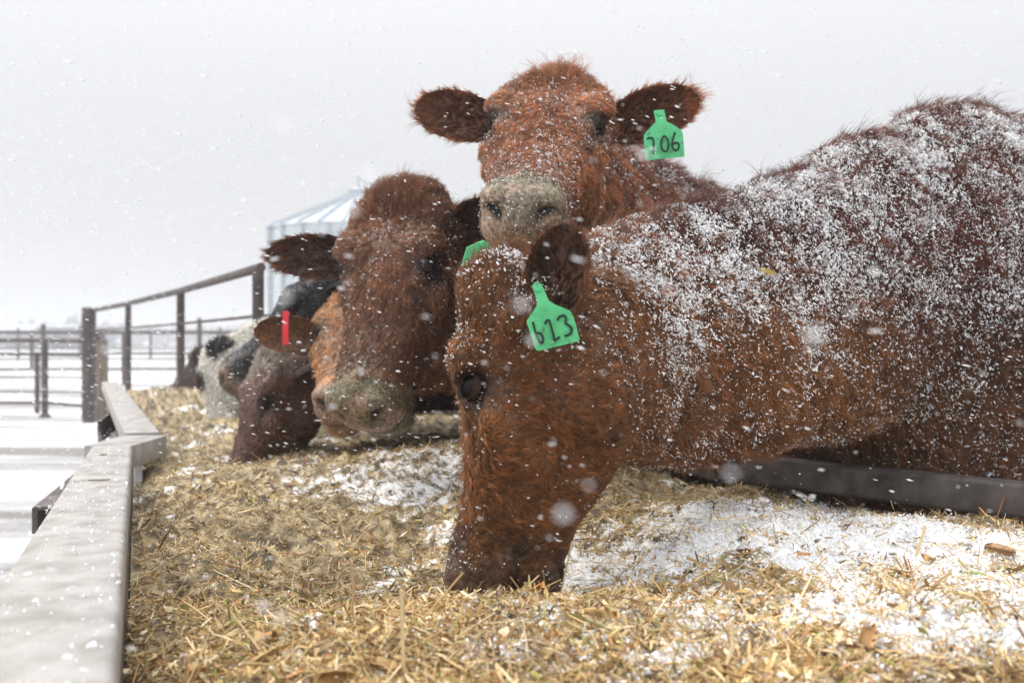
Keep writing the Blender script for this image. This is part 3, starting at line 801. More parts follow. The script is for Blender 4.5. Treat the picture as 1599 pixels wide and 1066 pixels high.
# big headed cow beside it
cow('C', 'reddish brown cow with broad woolly forehead lowering a muddy green muzzle', P(605, 424, 2.38), (-.24, -.44, -.86), (-.42, -.80, .34), 1.08,
    (.62, 3.75), (.90, .44), 1.36,
    red_palette(base=(.15, .054, .027), light=(.38, .19, .09), bodyc=(.07, .026, .018), mud=(.13, .115, .06), mudy=.45, mudamt=.9),
    vox=.0105, density=.85, wide=1.06, snow=(42000, .8), nh=(.15, .31, .6),
    neck_pts=[(-.12, 2.72, 1.08), (.15, 3.1, 1.02)],
    ears=(dict(up=.1, fwd=-.6, open_dir=(.3, .5, .2), L_=.13), dict(wax=(-.98, -.1, .02), wop=(-.15, -.9, -.1), L_=.235, W_=.056, root=(.108, .085, .0))))
# pale orange cow between them
cow('D', 'pale orange cow face half hidden behind broader cow, red strip tag in ear', P(550, 524, 3.02), (-.02, -.88, -.47), (-.02, -.5, .86), .95,
    (.95, 4.25), (.94, .35), 1.34,
    red_palette(base=(.38, .175, .075), light=(.58, .33, .15), bodyc=(.30, .13, .06), mud=(.45, .28, .20), mudy=.50, mudamt=.8),
    vox=.016, density=.5, kmul=.8, snow=(4000, .8),
    neck_pts=[(-.30, 3.35, 1.00), (.1, 3.8, 1.0)],
    ears=(dict(up=.1, fwd=.5), dict(wax=(-.95, -.38, .06), wop=(-.3, -.92, -.05), L_=.235, W_=.066, root=(.108, .060, .0))))
cow('E', 'dark brown cow with whitish poll reaching down to the feed, nose leftward', P(400, 634, 3.14), (-.40, -.32, -.85), (-.76, -.52, .38), .86,
    (1.0, 4.70), (.94, .35), 1.32,
    red_palette(base=(.15, .060, .038), light=(.30, .19, .14), bodyc=(.06, .028, .02), mud=(.30, .18, .11), mudy=.44, mudamt=.7, lightamt=.5, pollc=(.42, .36, .31)),
    vox=.016, density=.5, kmul=.7, snow=(12000, .9),
    neck_pts=[(-.45, 3.50, .98), (.0, 4.1, .95)],
    ears=(dict(wax=(.8, .3, .4), L_=.12), dict(wax=(.8, .45, .35), L_=.12)))
cow('F', 'black cow with snow dusted neck and its muzzle pointing down left', P(450, 486, 3.75), (-.78, -.25, -.60), (-.50, -.25, .80), 1.06,
    (.65, 5.00), (.94, .35), 1.34,
    red_palette(base=(.020, .020, .022), light=(.05, .05, .05), bodyc=(.022, .022, .024), mud=(.035, .034, .030), mudy=.49, mudamt=.5),
    vox=.018, density=.4, kmul=.7, snow=(30000, .8), nh=(.17, .31, .6),
    neck_pts=[(-.62, 4.0, 1.06), (-.1, 4.4, 1.06)],
    ears=(dict(wax=(.85, -.2, .25), L_=.13), dict(wax=(.8, .45, .35), L_=.13)))
cow('G', 'white faced cow with black eye patches feeding beyond the black cow', P(342, 596, 4.35), (-.06, -.35, -.93), (-.35, -.85, .35), .86,
    (.35, 5.35), (.94, .35), 1.34,
    patch_palette((.90, .86, .76), (.028, .026, .026), thr=.70), vox=.018, density=.35, kmul=.7, snow=(0, 1),
    neck_pts=[(-1.05, 4.65, .98), (-.5, 5.0, 1.0)],
    ears=(dict(wax=(.85, .2, .25), L_=.13), dict(wax=(.8, .45, .35), L_=.13)))
cow('H', 'dark red cow dusted with snow, farthest along the bunk', P(306, 600, 5.6), (-.3, -.25, -.95), (-.65, -.65, .3), .92,
    (-.15, 6.6), (.9, .42), 1.34,
    red_palette(base=(.085, .04, .034), light=(.16, .09, .08), bodyc=(.09, .04, .034), mudamt=.3),
    vox=.02, density=.25, kmul=.6, snow=(2500, 1),
    neck_pts=[(-1.5, 5.9, .96), (-.9, 6.25, .98)],
    ears=(dict(up=-.1, fwd=-.9), dict(up=-.1, fwd=-.9)))

cow('I', 'small red calf standing behind the pipe fence post beyond the bunk', P(284, 592, 9.3), (-.5, -.6, -.45), (-.2, -.3, .9), .62,
    (-2.72, 9.75), (.75, .66), .92,
    red_palette(base=(.14, .06, .045), light=(.26, .13, .10), bodyc=(.20, .08, .06), mudamt=.3),
    vox=.02, density=.2, kmul=.6, snow=(2500, 1),
    ears=(dict(), dict()))

# ------------------------------------------------------------------ ear tags
def stroke(mb, pts, w, to3, z):
    for (x0, y0), (x1, y1) in zip(pts[:-1], pts[1:]):
        dx, dy = x1-x0, y1-y0; l = math.hypot(dx, dy) or 1; nx_, ny_ = -dy/l*w/2, dx/l*w/2; ex, ey = dx/l*w*.35, dy/l*w*.35
        mb.add([to3(x0-ex+nx_, y0-ey+ny_, z), to3(x0-ex-nx_, y0-ey-ny_, z), to3(x1+ex-nx_, y1+ey-ny_, z), to3(x1+ex+nx_, y1+ey+ny_, z)], [(0, 1, 2, 3)])

DIG = {
 '7': [[(.0, .92), (.25, .98), (.62, .95), (.60, .6), (.52, .3), (.48, 0)]],
 '0': [[(.5, 1), (.25, .85), (.12, .5), (.22, .12), (.5, 0), (.78, .15), (.9, .5), (.78, .85), (.5, 1)]],
 '6': [[(.55, 1.1), (.3, .75), (.15, .35), (.3, .05), (.6, 0), (.85, .2), (.8, .48), (.5, .55), (.22, .38)]],
 '6b': [[(.12, 1.0), (.12, .6), (.22, .15), (.38, -.02), (.62, .0), (.78, .3), (.50, .5), (.20, .48)]],
 '2': [[(.0, .85), (.25, 1.0), (.42, .95), (.40, .6), (.45, .3), (.38, .02), (.45, .03), (.85, .12)]],
 '3': [[(.0, .85), (.25, 1.02), (.65, 1.0), (.72, .78), (.42, .58), (.80, .50), (.95, .22), (.75, .0), (.30, .0)]],
}
def ear_tag(label, top, size, down, right, outline, digits, bend=.004, wx=1.0):
    """a moulded sheet hanging from the ear: outline in tag units (x right, y down) scaled by size"""
    down = Vector(down).normalized(); right = Vector(right); right = (right-down*right.dot(down)).normalized(); nz_ = right.cross(down)
    if nz_.dot(Vector((0, -1, 0))) < 0: nz_ = -nz_
    top = Vector(top); root = empty('ear_tag', top, label, 'ear tag', 'cattle ear tags')
    to3 = lambda x, y, z: top+right*x*size*wx+down*y*size+nz_*(z+bend*math.sin(y*2.2)-abs(x)**2*bend*2)
    mb = MB(); th = .0012
    # slice the outline in strips so that the sheet can bend
    ys_ = sorted(set([o_[0] for o_ in outline]))
    L_ = [to3(a[1], a[0], th) for a in outline]; R_ = [to3(a[2], a[0], th) for a in outline]
    Lb = [to3(a[1], a[0], -th) for a in outline]; Rb = [to3(a[2], a[0], -th) for a in outline]
    n = len(outline); vs = L_+R_+Lb+Rb; fs = []
    for i in range(n-1):
        fs += [(i, i+1, n+i+1, n+i), (2*n+i, 3*n+i, 3*n+i+1, 2*n+i+1), (i, 2*n+i, 2*n+i+1, i+1), (n+i, n+i+1, 3*n+i+1, 3*n+i)]
    fs += [(0, n, 3*n, 2*n), (n-1, 3*n-1, 4*n-1, 2*n-1)]
    mb.add(vs, fs); mb.build('tag_panel', M['green'], root, bevel=0)
    # stud
    mb = MB(); c = to3((outline[1][1]+outline[1][2])/2, outline[1][0]+.02, 0); mb.tube([c-nz_*.004, c+nz_*.005], .0065, 14); mb.build('stud', M['green'], root)
    for ch, x0, y0, w_, h_, th_ in digits:
        mb = MB()
        for s_ in DIG[ch]:
            pts_ = [(x0+x*w_, y0-y*h_+ (x0+x*w_)*th_) for x, y in s_]
            fine = []
            for a, b in zip(pts_[:-1], pts_[1:]):
                for t in (0, .5): fine.append((a[0]*(1-t)+b[0]*t, a[1]*(1-t)+b[1]*t))
            fine.append(pts_[-1])
            for _ in range(2):
                fine = [fine[0]]+[((fine[i-1][0]+2*fine[i][0]+fine[i+1][0])/4, (fine[i-1][1]+2*fine[i][1]+fine[i+1][1])/4) for i in range(1, len(fine)-1)]+[fine[-1]]
            stroke(mb, fine, .055, to3, th+.0006)
        o = mb.build('digit', M['ink'], root); o['label'] = 'black handwritten digit %s' % ch[0]
    return root
# outline rows: (y, xleft, xright)
T623 = [(0, -.07, .06), (.04, -.11, .10), (.10, -.12, .13), (.2, -.10, .15), (.32, -.09, .17), (.40, -.10, .20), (.50, -.22, .34), (.60, -.36, .52), (.66, -.44, .62), (.72, -.45, .66), (.95, -.42, .69), (1.22, -.40, .70), (1.27, -.37, .68), (1.29, -.33, .62)]
pA = P(838, 447, 1.43)
ear_tag('green ear tag marked 623 on long neck against front cow cheek', pA, .073, (.24, .02, -1), (1, .05, .16), T623,
        [('6b', -.34, 1.17, .26, .42, .08), ('2', -.03, 1.17, .30, .44, .05), ('3', .28, 1.12, .32, .40, .02)], wx=.82)
T706 = [(0, -.15, .15), (.06, -.15, .15), (.16, -.14, .16), (.30, -.13, .17), (.34, -.15, .19), (.42, -.26, .33), (.55, -.42, .52), (.64, -.50, .60), (.72, -.52, .62), (1.0, -.52, .62), (1.28, -.52, .62), (1.32, -.50, .60)]
pB = P(1029, 176, 2.06)
ear_tag('green ear tag marked 706 hanging below raised cow ear', pB, .076, (.10, .03, -1), (1, .05, .14), T706,
        [('7', -.42, 1.16, .28, .44, .0), ('0', -.10, 1.16, .32, .44, .0), ('6', .20, 1.15, .34, .44, .0)], wx=.95)
Tx = [(0, -.06, .06), (.1, -.2, .2), (.35, -.5, .5), (.9, -.5, .5), (.95, -.46, .46)]
ear_tag('green ear tag with no number showing, peeking from behind the feeding cow poll', P(757, 380, 1.60), .052, (-.30, .05, -1), (1, .3, .25), Tx, [])
# red strip
t4 = P(446, 494, 2.82); root = empty('ear_tag', t4, 'narrow red strip tag in pale orange cow ear', 'ear tag', 'cattle ear tags')
mb = MB(); pts_ = [t4+Vector((0, -.004*math.sin(k/6*3), -.087*k/6)) for k in range(7)]
for a, b in zip(pts_[:-1], pts_[1:]): mb.prism(a, b, .017, .003, up=(0, 1, 0))
mb.build('strip', M['red'], root)
mb = MB(); mb.tube([t4+Vector((0, -.004, 0)), t4+Vector((0, .01, 0))], .009, 12); mb.build('stud', M['red'], root)

# ------------------------------------------------------------------ feed bunk
ZT = .727
dir1 = Vector((-.35, .937, 0)).normalized(); lat1 = Vector((dir1.y, -dir1.x, 0))   # lat1 points into the bunk
A1 = Vector((-.319, .80, ZT)); 
bunk = empty('feed_bunk', (-.4, 1.4, 0), 'long weathered steel feed bunk running away along the cattle', 'feed bunk')
def Lp(s_, off=0, z=0): return A1+dir1*s_+lat1*off+Vector((0, 0, z))
mb = MB(); mb.prism(Lp(-.75, -.077, -.035), Lp(1.93, -.050, -.035), .154, .07, wx2=.100); mb.build('top_beam', M['beam'], bunk, bevel=.010, seg=3, smooth=True)
mb = MB(); mb.prism(Lp(-.75, -.005, -.30), Lp(2.3, -.005, -.30), .010, .458); mb.build('side_panel', M['rust'], bunk)
ns = 420; t_ = rng.random(ns)**1.3*1.9; o_ = -.004-rng.random(ns)*(.14-.022*t_)
bp_ = np.array([tuple(Lp(a_, b__, .001)) for a_, b__ in zip(t_, o_)]); 
snow_bits('snow_grains', bp_, np.clip(np.exp(rng.normal(size=ns)*.5)*.0010, .0005, .003), bunk, rng.normal(size=(ns, 3)), .2*np.ones(ns))['kind'] = 'stuff'
# short jog at the end of the first section, then the second section
J0 = Lp(1.97, -.060, -.034); J1 = P(226, 683, 2.90); J1.z = ZT-.034
mb = MB(); mb.prism(J0, J1, .13, .062); mb.build('end_beam', M['beam'], bunk, bevel=.006, smooth=True)
B0 = Vector((J1.x-.03, J1.y+.06, ZT-.03)); B1 = B0+Vector((-1.55, 3.6, 0))
mb = MB(); mb.prism(B0, B1, .10, .06); mb.build('top_beam', M['beam'], bunk, bevel=.006, smooth=True)
mb = MB(); mb.prism(B0+Vector((0, .02, -.26)), B1+Vector((0, 0, -.26)), .012, .44); mb.build('side_panel', M['rust'], bunk)
# outer wings, lower than the beam
a = P(54, 817, 2.33); b = P(152, 728, 3.45)
mb = MB(); mb.prism(a, b, .012, .06); mb.prism(a+Vector((.03, 0, .03)), b+Vector((.03, 0, .03)), .06, .008); mb.build('outer_rail', M['rust'], bunk)
a = P(154, 680, 4.6); b = P(188, 652, 5.7)
mb = MB(); mb.prism(a, b, .012, .11); mb.build('outer_rail', M['rust'], bunk)
# right hand neck rail
R0 = P(1660, 762+6, 1.87); R0.z = ZT-.035; R1 = P(1165, 712, 2.40); R1.z = ZT-.035
rd = (R1-R0).normalized()
mb = MB(); mb.prism(R0-rd*1.2, R1, .055, .068); o = mb.build('neck_rail', M['steel'], bunk, bevel=.010, seg=3, smooth=True)
R2 = R1+Vector((-1.9, 5.2, 0))
mb = MB(); mb.prism(R1+Vector((-.05, .08, -.01)), R2, .05, .06); mb.build('neck_rail', M['rust'], bunk, bevel=.008)
mb = MB(); mb.prism(R0-rd*1.2+Vector((0, .012, -.28)), R1+Vector((-.04, .05, -.28)), .012, .44); mb.build('back_panel', M['rust'], bunk)
mb = MB(); mb.prism(R1+Vector((-.02, .03, -.29)), R2+Vector((0, 0, -.30)), .012, .44); mb.build('back_panel', M['rust'], bunk)
for q in (Lp(-.3, -.06), Lp(.9, -.06), Lp(1.85, -.06), R0+Vector((-.1, .06, 0)), R1+Vector((.1, .06, 0)), B0+Vector((-.6, 1.5, 0)), B0+Vector((-1.2, 3, 0))):
    mb = MB(); mb.prism((q.x, q.y, 0), (q.x, q.y, .62), .06, .06, up=(0, 1, 0)); mb.build('leg', M['rust'], bunk)

# ------------------------------------------------------------------ feed
def left_x(d):
    return np.where(d < 2.62, -.319-.3735*(d-.8)+.003, -1.09-.43*(d-2.93))
def right_x(d):
    xr = R1.x+(d-R1.y)*(R0.x-R1.x)/(R0.y-R1.y)      # along the rail
    xr2 = R1.x+(d-R1.y)*(-1.9/5.2)
    return np.where(d < R1.y, xr+.012, xr2-.01)
def gauss(x, y, cx, cy, sx, sy): return np.exp(-((x-cx)/sx)**2-((y-cy)/sy)**2)
def feed_z(x, d):
    p = np.stack([x, d, 0*x], 1)
    z = .632+0*x
    z += .032*gauss(x, d, .25, 1.22, .55, .20)            # near ridge
    z += .050*gauss(x, d, .50, 1.78, .30, .26)            # mound before the rail
    z -= .085*gauss(x, d, -.32, 1.78, .33, .40); z += .02*gauss(x, d, -.55, 1.35, .2, .15)           # valley eaten out
    z -= .045*gauss(x, d, .02, 1.62, .16, .14)            # hollow round the muzzle
    z += .075*gauss(x, d, -.20, 2.62, .38, .30)           # heap under the chins
    z += .015*sstep(2.6, 3.8, d)
    z += .085*gauss(x, d, -1.85, 5.4, .45, .9)
    z -= .03*sstep(.12, 0, x-left_x(d))*(d < 2.8)
    z += (fbm(p, 5, 61, 3)-.5)*.065+(fbm(p, 20, 71, 2)-.5)*.022+(fbm(p, 70, 73, 2)-.5)*.020
    return z
def snow_mask(x, d):
    p = np.stack([x, d, 0*x], 1)
    m_ = .98*gauss(x, d, .66, 1.58, .50, .58)+.55*gauss(x, d, .30, 1.85, .25, .22)+.60*gauss(x, d, -.20, 2.5, .22, .32)+.25*gauss(x, d, .1, 1.15, .5, .2)
    m_ = m_*(x > -.55)-.35*sstep(-.25, -.45, x)*(d < 2.3)
    return m_+(fbm(p, 9, 91, 4)-.5)*1.55+(fbm(p, 45, 93, 2)-.5)*.5
nu, nv_ = 300, 640
ds = 1/(1/.62+(1/7.0-1/.62)*np.linspace(0, 1, nv_)); ds[0] = .3
Dg = np.repeat(ds, nu); ug = np.tile(np.linspace(0, 1, nu), nv_)
lx, rx = left_x(Dg), np.minimum(right_x(Dg), 1.9+0*Dg)
xg = lx+(rx-lx)*ug
zg = feed_z(xg, Dg)
pg = np.stack([xg, Dg, zg], 1)
nz3 = fbm(pg, 55, 23, 3)[:, None]; nz4 = fbm(pg, 9, 29, 3)[:, None]
nz3 = sstep(.3, .7, nz3); cg = np.array((.075, .055, .033))*(1-nz3)+np.array((.44, .35, .21))*nz3; cg = cg*(.6+.7*nz4)
sm_ = sstep(.42, .62, snow_mask(xg, Dg)+(nz3[:, 0]-.5)*.7)[:, None]; cg = cg*(1-sm_)+np.array((.80, .80, .80))*sm_
ii = (np.arange(nv_-1)[:, None]*nu+np.arange(nu-1)[None]).ravel()
feed = mesh_np('chopped_feed', pg, np.stack([ii, ii+1, ii+nu+1, ii+nu], 1), M['bits'], smooth=True, cols=cg)
tag(feed, 'chopped straw and corn silage heaped in the bunk under patchy snow', 'feed', kind='stuff')

def scatter(n, power=2.0, dmin=.62, dmax=6.5, thin=True):
    # even over the picture rather than over the ground
    t = rng.random(n*2); d = 1/(1/dmax+(1/dmin-1/dmax)*t)
    d = d+rng.normal(size=n*2)*.01
    x = (rng.random(n*2)*1.36-.68)*d
    ok = (x > left_x(d)+.004) & (x < right_x(d)-.004)
    ok &= ~((rng.random(n*2) < .80*sstep(.45, .9, snow_mask(x, d))) & thin)
    d, x = d[ok][:n], x[ok][:n]
    return x, d
def surf(x, d):
    e_ = .006; z = feed_z(x, d); nx_ = -(feed_z(x+e_, d)-z)/e_; ny_ = -(feed_z(x, d+e_)-z)/e_
    n = nrm(np.stack([nx_, ny_, np.ones_like(x)], 1)); return np.stack([x, d, z], 1), n
PAL = np.array([(.60, .45, .22), (.50, .36, .16), (.68, .55, .32), (.38, .25, .10), (.24, .15, .07), (.52, .28, .11), (.30, .31, .09), (.72, .62, .40), (.16, .10, .05), (.42, .38, .17)])
PW = np.array([.2, .16, .17, .10, .09, .06, .05, .10, .04, .03]); PW = PW/PW.sum()
def strips(name, x, d, length, width, tilt, thick=False, bend=.25, rise=.001, parent=None):
    """bent flat blades or 3-sided stalks lying over the feed"""
    n = len(x); p, nn = surf(x, d)
    a = rng.random(n)*2*math.pi; dr = np.stack([np.cos(a), np.sin(a), 0*a], 1); dr = nrm(dr-nn*(dr*nn).sum(1, keepdims=True))
    tl_ = np.abs(rng.normal(size=n))*tilt; dr = nrm(dr+nn*np.tan(np.clip(tl_, 0, 1.2))[:, None]); 
    sd = nrm(np.cross(dr, nn)); roll = rng.normal(size=n)*.7; nn2 = np.cross(sd, dr); sd = nrm(sd*np.cos(roll)[:, None]+nn2*np.sin(roll)[:, None]); nn2 = np.cross(sd, dr)
    c = p+nn*(rise+rng.random(n)*.006)[:, None]+nn*(np.sin(np.clip(tl_, 0, 1.2))*length*.4)[:, None]
    cl = PAL[rng.choice(len(PAL), n, p=PW)]*(.65+.6*rng.random((n, 1)))*(.55+.75*fbm(p, 9, 29, 3))[:, None]*np.array((1.22, 1.17, 1.18))
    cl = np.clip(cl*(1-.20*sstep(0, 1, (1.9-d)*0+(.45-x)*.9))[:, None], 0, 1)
    bd = rng.normal(size=n)*bend*length
    if thick:
        pos = np.stack([c+dr*(length*t)[:, None]+nn2*(bd*(.25-t*t))[:, None] for t in (-.5, -.17, .17, .5)], 1)
        rad_ = np.stack([width/2*q for q in (.75, 1.0, .95, .65)], 1)
        return curve_bits(name, pos, rad_, M['bits'], parent, cl)
        V = np.empty((n, 9, 3)); 
        for j, t in enumerate((-.5, 0, .5)):
            cc = c+dr*(length*t)[:, None]+nn2*(bd*(.25-t*t))[:, None]
            for k in range(3):
                an = 2*math.pi*k/3; V[:, j*3+k] = cc+(sd*math.cos(an)+nn2*math.sin(an))*(width/2*(1-.3*abs(t)))[:, None]
        Fl = []
        for j in range(2):
            for k in range(3): Fl.append((j*3+k, j*3+(k+1) % 3, j*3+3+(k+1) % 3, j*3+3+k))
        Fl = np.array(Fl); nvv = 9
    else:
        V = np.empty((n, 8, 3)); wj = rng.random((n, 4))*.7+.5; wj[:, 0] *= .5*rng.random(n)+.1; wj[:, 3] *= .9*rng.random(n)+.1
        for j, t in enumerate((-.5, -.18, .18, .5)):
            cc = c+dr*(length*t)[:, None]+nn2*(bd*(.25-t*t))[:, None]
            V[:, j*2] = cc-sd*(width/2*wj[:, j])[:, None]; V[:, j*2+1] = cc+sd*(width/2*wj[:, j])[:, None]+nn2*(width*.2)[:, None]
        Fl = np.array([(j*2, j*2+1, j*2+3, j*2+2) for j in range(3)]); nvv = 8
    Fc = (np.arange(n)[:, None, None]*nvv+Fl[None]).reshape(-1, 4)
    return mesh_np(name, V.reshape(-1, 3), Fc, M['bits'], parent, cols=np.repeat(cl, nvv, 0))
ex = lambda n, m_, s_: np.exp(rng.normal(size=n)*s_)*m_
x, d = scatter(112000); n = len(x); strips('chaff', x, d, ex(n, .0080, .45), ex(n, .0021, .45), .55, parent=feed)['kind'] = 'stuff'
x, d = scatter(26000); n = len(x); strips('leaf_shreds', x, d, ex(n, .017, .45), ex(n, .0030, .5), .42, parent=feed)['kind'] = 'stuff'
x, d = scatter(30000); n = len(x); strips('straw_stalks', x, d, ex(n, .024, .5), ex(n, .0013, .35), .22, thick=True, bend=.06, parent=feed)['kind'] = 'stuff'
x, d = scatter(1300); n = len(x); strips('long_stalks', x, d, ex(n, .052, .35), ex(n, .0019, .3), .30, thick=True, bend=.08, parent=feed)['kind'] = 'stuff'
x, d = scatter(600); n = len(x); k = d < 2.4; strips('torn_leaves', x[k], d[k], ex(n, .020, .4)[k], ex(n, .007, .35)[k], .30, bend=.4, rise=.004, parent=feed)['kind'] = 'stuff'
# snow grains
x, d = scatter(360000, dmax=4.5, thin=False); mk = snow_mask(x, d)+(vn(np.stack([x, d, 0*x], 1), 60, 8)-.5)*.55
k = rng.random(len(x)) < sstep(.30, .75, mk)*.92+.03
x, d = x[k], d[k]; p, nn = surf(x, d); n = len(x)
snow_bits('snow_grains', p+nn*(rng.random(n)**1.5*.008+.0005)[:, None], np.clip(ex(n, .00125, .4), .0005, .0028), feed, rng.normal(size=(n, 3)), .1*np.ones(n))['kind'] = 'stuff'

# single pieces that can be picked out
def chip(name, px, py, d, L_, W_, yaw, pitch, roll, col, label, cat, curl=.2):
    c = P(px, py, d); zf = float(feed_z(np.array([c.x]), np.array([c.y]))[0])
    rot = Matrix.Rotation(R(yaw), 3, 'Z') @ Matrix.Rotation(R(pitch), 3, 'Y') @ Matrix.Rotation(R(roll), 3, 'X')
    nu_, nv2 = 8, 4; V = []; r_ = random.Random(int(px*7+py))
    for lay in (0, 1):
        for i in range(nu_+1):
            t = i/nu_-.5; wv = W_/2*(1-abs(2*t)**3*.75)*(.85+.3*r_.random() if lay == 0 else .95)
            for j in range(nv2+1):
                s_ = j/nv2*2-1
                V.append(rot @ Vector((t*L_+(.06*L_*r_.random() if abs(t) > .45 else 0), s_*wv, curl*W_*(s_*s_-.4)+.15*L_*(.25-t*t)*curl*3-lay*.0016)))
    zmin = min(v.z for v in V); base = Vector((c.x, c.y, zf))
    V = [base+v+Vector((0, 0, -zmin*.75+.002)) for v in V]
    m1 = (nu_+1)*(nv2+1); Fq = []
    for lay in (0, 1):
        for i in range(nu_):
            for j in range(nv2):
                a = lay*m1+i*(nv2+1)+j; q_ = (a, a+nv2+1, a+nv2+2, a+1); Fq.append(q_ if lay == 0 else q_[::-1])
    for i in range(nu_):
        for j in (0, nv2):
            a = i*(nv2+1)+j; Fq.append((a, a+nv2+1, a+nv2+1+m1, a+m1))
    for j in range(nv2):
        for i in (0, nu_):
            a = i*(nv2+1)+j; Fq.append((a, a+1, a+1+m1, a+m1))
    V = np.array([tuple(v) for v in V]); cl = np.array(col)*(.75+.5*fbm(V*np.array([1, 1, 1]), 160, 3, 2))[:, None]
    o = mesh_np(name, V, np.array(Fq), M['bits'], smooth=True, cols=cl); tag(o, label, cat, 'larger scraps on the feed')
    return o
chip('corn_husk', 842, 896, 1.42, .034, .026, -60, -35, 20, (.62, .30, .09), 'orange husk chip standing beside feeding cow muzzle', 'corn husk', .5)
chip('cob_chunk', 305, 1028, 1.10, .026, .016, 60, 8, 0, (.60, .38, .17), 'thick tan cob chunk low beside the bunk beam', 'cob chunk', 1.2)
chip('corn_husk', 940, 958, 1.22, .058, .020, 130, 10, 15, (.66, .46, .22), 'long pale husk lying on the ridge below the cow muzzle', 'corn husk', .5)
chip('wood_chip', 600, 1030, 1.08, .040, .018, -30, 6, 8, (.42, .27, .12), 'brown split chip near the bottom of the feed', 'wood chip', .7)
chip('corn_husk', 525, 1045, 1.05, .050, .020, 30, 12, -15, (.50, .33, .14), 'curled tan leaf scrap beside brown split chip', 'corn husk', .8)
chip('corn_husk', 1350, 1025, 1.10, .050, .018, 55, -25, 35, (.46, .27, .12), 'upright brown husk in the snowy feed at lower right', 'corn husk', .6)
chip('wood_chip', 1140, 1060, 1.05, .034, .022, -20, 8, 0, (.62, .42, .20), 'broad tan chip at the bottom edge in snowy straw', 'wood chip', .3)
chip('corn_husk', 1210, 905, 1.45, .030, .022, 20, 20, 10, (.62, .46, .24), 'crumpled pale husk in the middle of the snow patch', 'corn husk', .9)
chip('wood_chip', 1450, 880, 1.55, .010, .038, 10, 5, 0, (.58, .36, .16), 'narrow orange chip lying upright against the snow', 'wood chip', .3)
chip('corn_husk', 1010, 1010, 1.14, .045, .016, 95, 15, 5, (.70, .55, .30), 'pale straw coloured husk strip left of the snow patch', 'corn husk', .5)
chip('corn_husk', 1560, 860, 1.62, .045, .020, -25, 8, 10, (.44, .27, .15), 'brown husk under the rail at the far right', 'corn husk', .6)
chip('corn_husk', 870, 990, 1.16, .030, .012, 15, 5, 5, (.56, .33, .14), 'small rusty husk between the ridge husks', 'corn husk', .6)

# long single straws
def straw(pts, r, col, label):
    mb = MB(); mb.tube(pts, r, 6); mtl, nt2, b2 = mat('straw', col, .6, spec=.3)
    o = mb.build('straw', mtl, smooth=True); tag(o, label, 'straw', 'larger scraps on the feed'); return o
def fz(px, py, d, h=0):
    c = P(px, py, d); return Vector((c.x, c.y, float(feed_z(np.array([c.x]), np.array([c.y]))[0])+h))
straw([fz(630, 1035, 1.08, .004), P(628, 960, 1.09), P(627, 925, 1.09)], .0022, (.66, .52, .30), 'pale straw standing upright in the foreground feed')
straw([fz(548, 955, 1.25, 0), P(552, 925, 1.25), P(549, 880, 1.25)], .0018, (.48, .33, .18), 'thin brown twig poking up at the valley edge')
straw([fz(1130, 1050, 1.07, .002), P(1145, 1010, 1.08), P(1143, 970, 1.08)], .0022, (.70, .57, .36), 'split pale straw leaning upright below the snow patch')
straw([fz(870, 890, 1.5, 0), P(889, 870, 1.49), P(893, 850, 1.49)], .0013, (.55, .44, .22), 'fine straw sprouting right of the feeding muzzle')
straw([fz(1475, 905, 1.52, .005), fz(1520, 895, 1.52, .010), fz(1545, 893, 1.52, .008)], .0022, (.36, .42, .13), 'green grass blade across the feed near the rail')
straw([fz(1430, 870, 1.6, .01), P(1445, 825, 1.62)], .0020, (.60, .44, .22), 'short stub of straw standing in snow before the rail')

for (px_, py_, d_, L_, w_, yw, lab) in ((161, 717, 2.36, .016, .007, 20, 'small olive crumb on the far end of the bunk beam'), (155, 757, 1.93, .040, .002, 12, 'thin brown straw lying across the bunk beam')):
    c = P(px_, py_, d_); mb = MB(); v = Vector((math.cos(R(yw)), math.sin(R(yw)), 0))*L_/2
    q0 = Vector((c.x, c.y, ZT+.0025))
    mb.prism(q0-v, q0, w_*.5, .002, wx2=w_); mb.prism(q0, q0+v, w_, .002, wx2=w_*.3)
    mtl, nt2, b2 = mat('crumb', (.22, .15, .05), .7); o = mb.build('straw', mtl); tag(o, lab, 'straw')
# straw leaf stuck in the coat
c = COWS['A']; co = c['co']; sx_ = 799.5+co[:, 0]/co[:, 1]*F; sy_ = HY-(co[:, 2]-CZ)/co[:, 1]*F
ms = (np.abs(sx_-1203) < 10) & (np.abs(sy_-423) < 10)
if ms.any():
    q = co[ms][np.argmin(co[ms][:, 1])]; q = Vector(q)+Vector((0, -.022, .002))
    mb = MB(); 
    pts_ = [q+Vector((t*.034, 0, -t*.020+.004*math.sin(t*3))) for t in (-.5, -.25, 0, .25, .5)]
    wd_ = [.001, .004, .005, .004, .001]
    vs = []
    for p_, w_ in zip(pts_, wd_): vs += [p_+Vector((0, 0, w_)), p_-Vector((0, -.001, w_))]
    vs += [Vector(v)+Vector((0, .001, 0)) for v in vs]
    fs = []
    for i in range(4): fs += [(2*i, 2*i+1, 2*i+3, 2*i+2), (10+2*i, 12+2*i, 13+2*i, 11+2*i), (2*i, 2*i+2, 12+2*i, 10+2*i), (2*i+1, 11+2*i, 13+2*i, 2*i+3)]
    mb.add(vs, fs); mtl, nt2, b2 = mat('leaf', (.45, .33, .08), .6)
    o = mb.build('leaf', mtl, smooth=True); tag(o, 'yellow leaf scrap stuck in the snowy flank of the front cow', 'leaf')

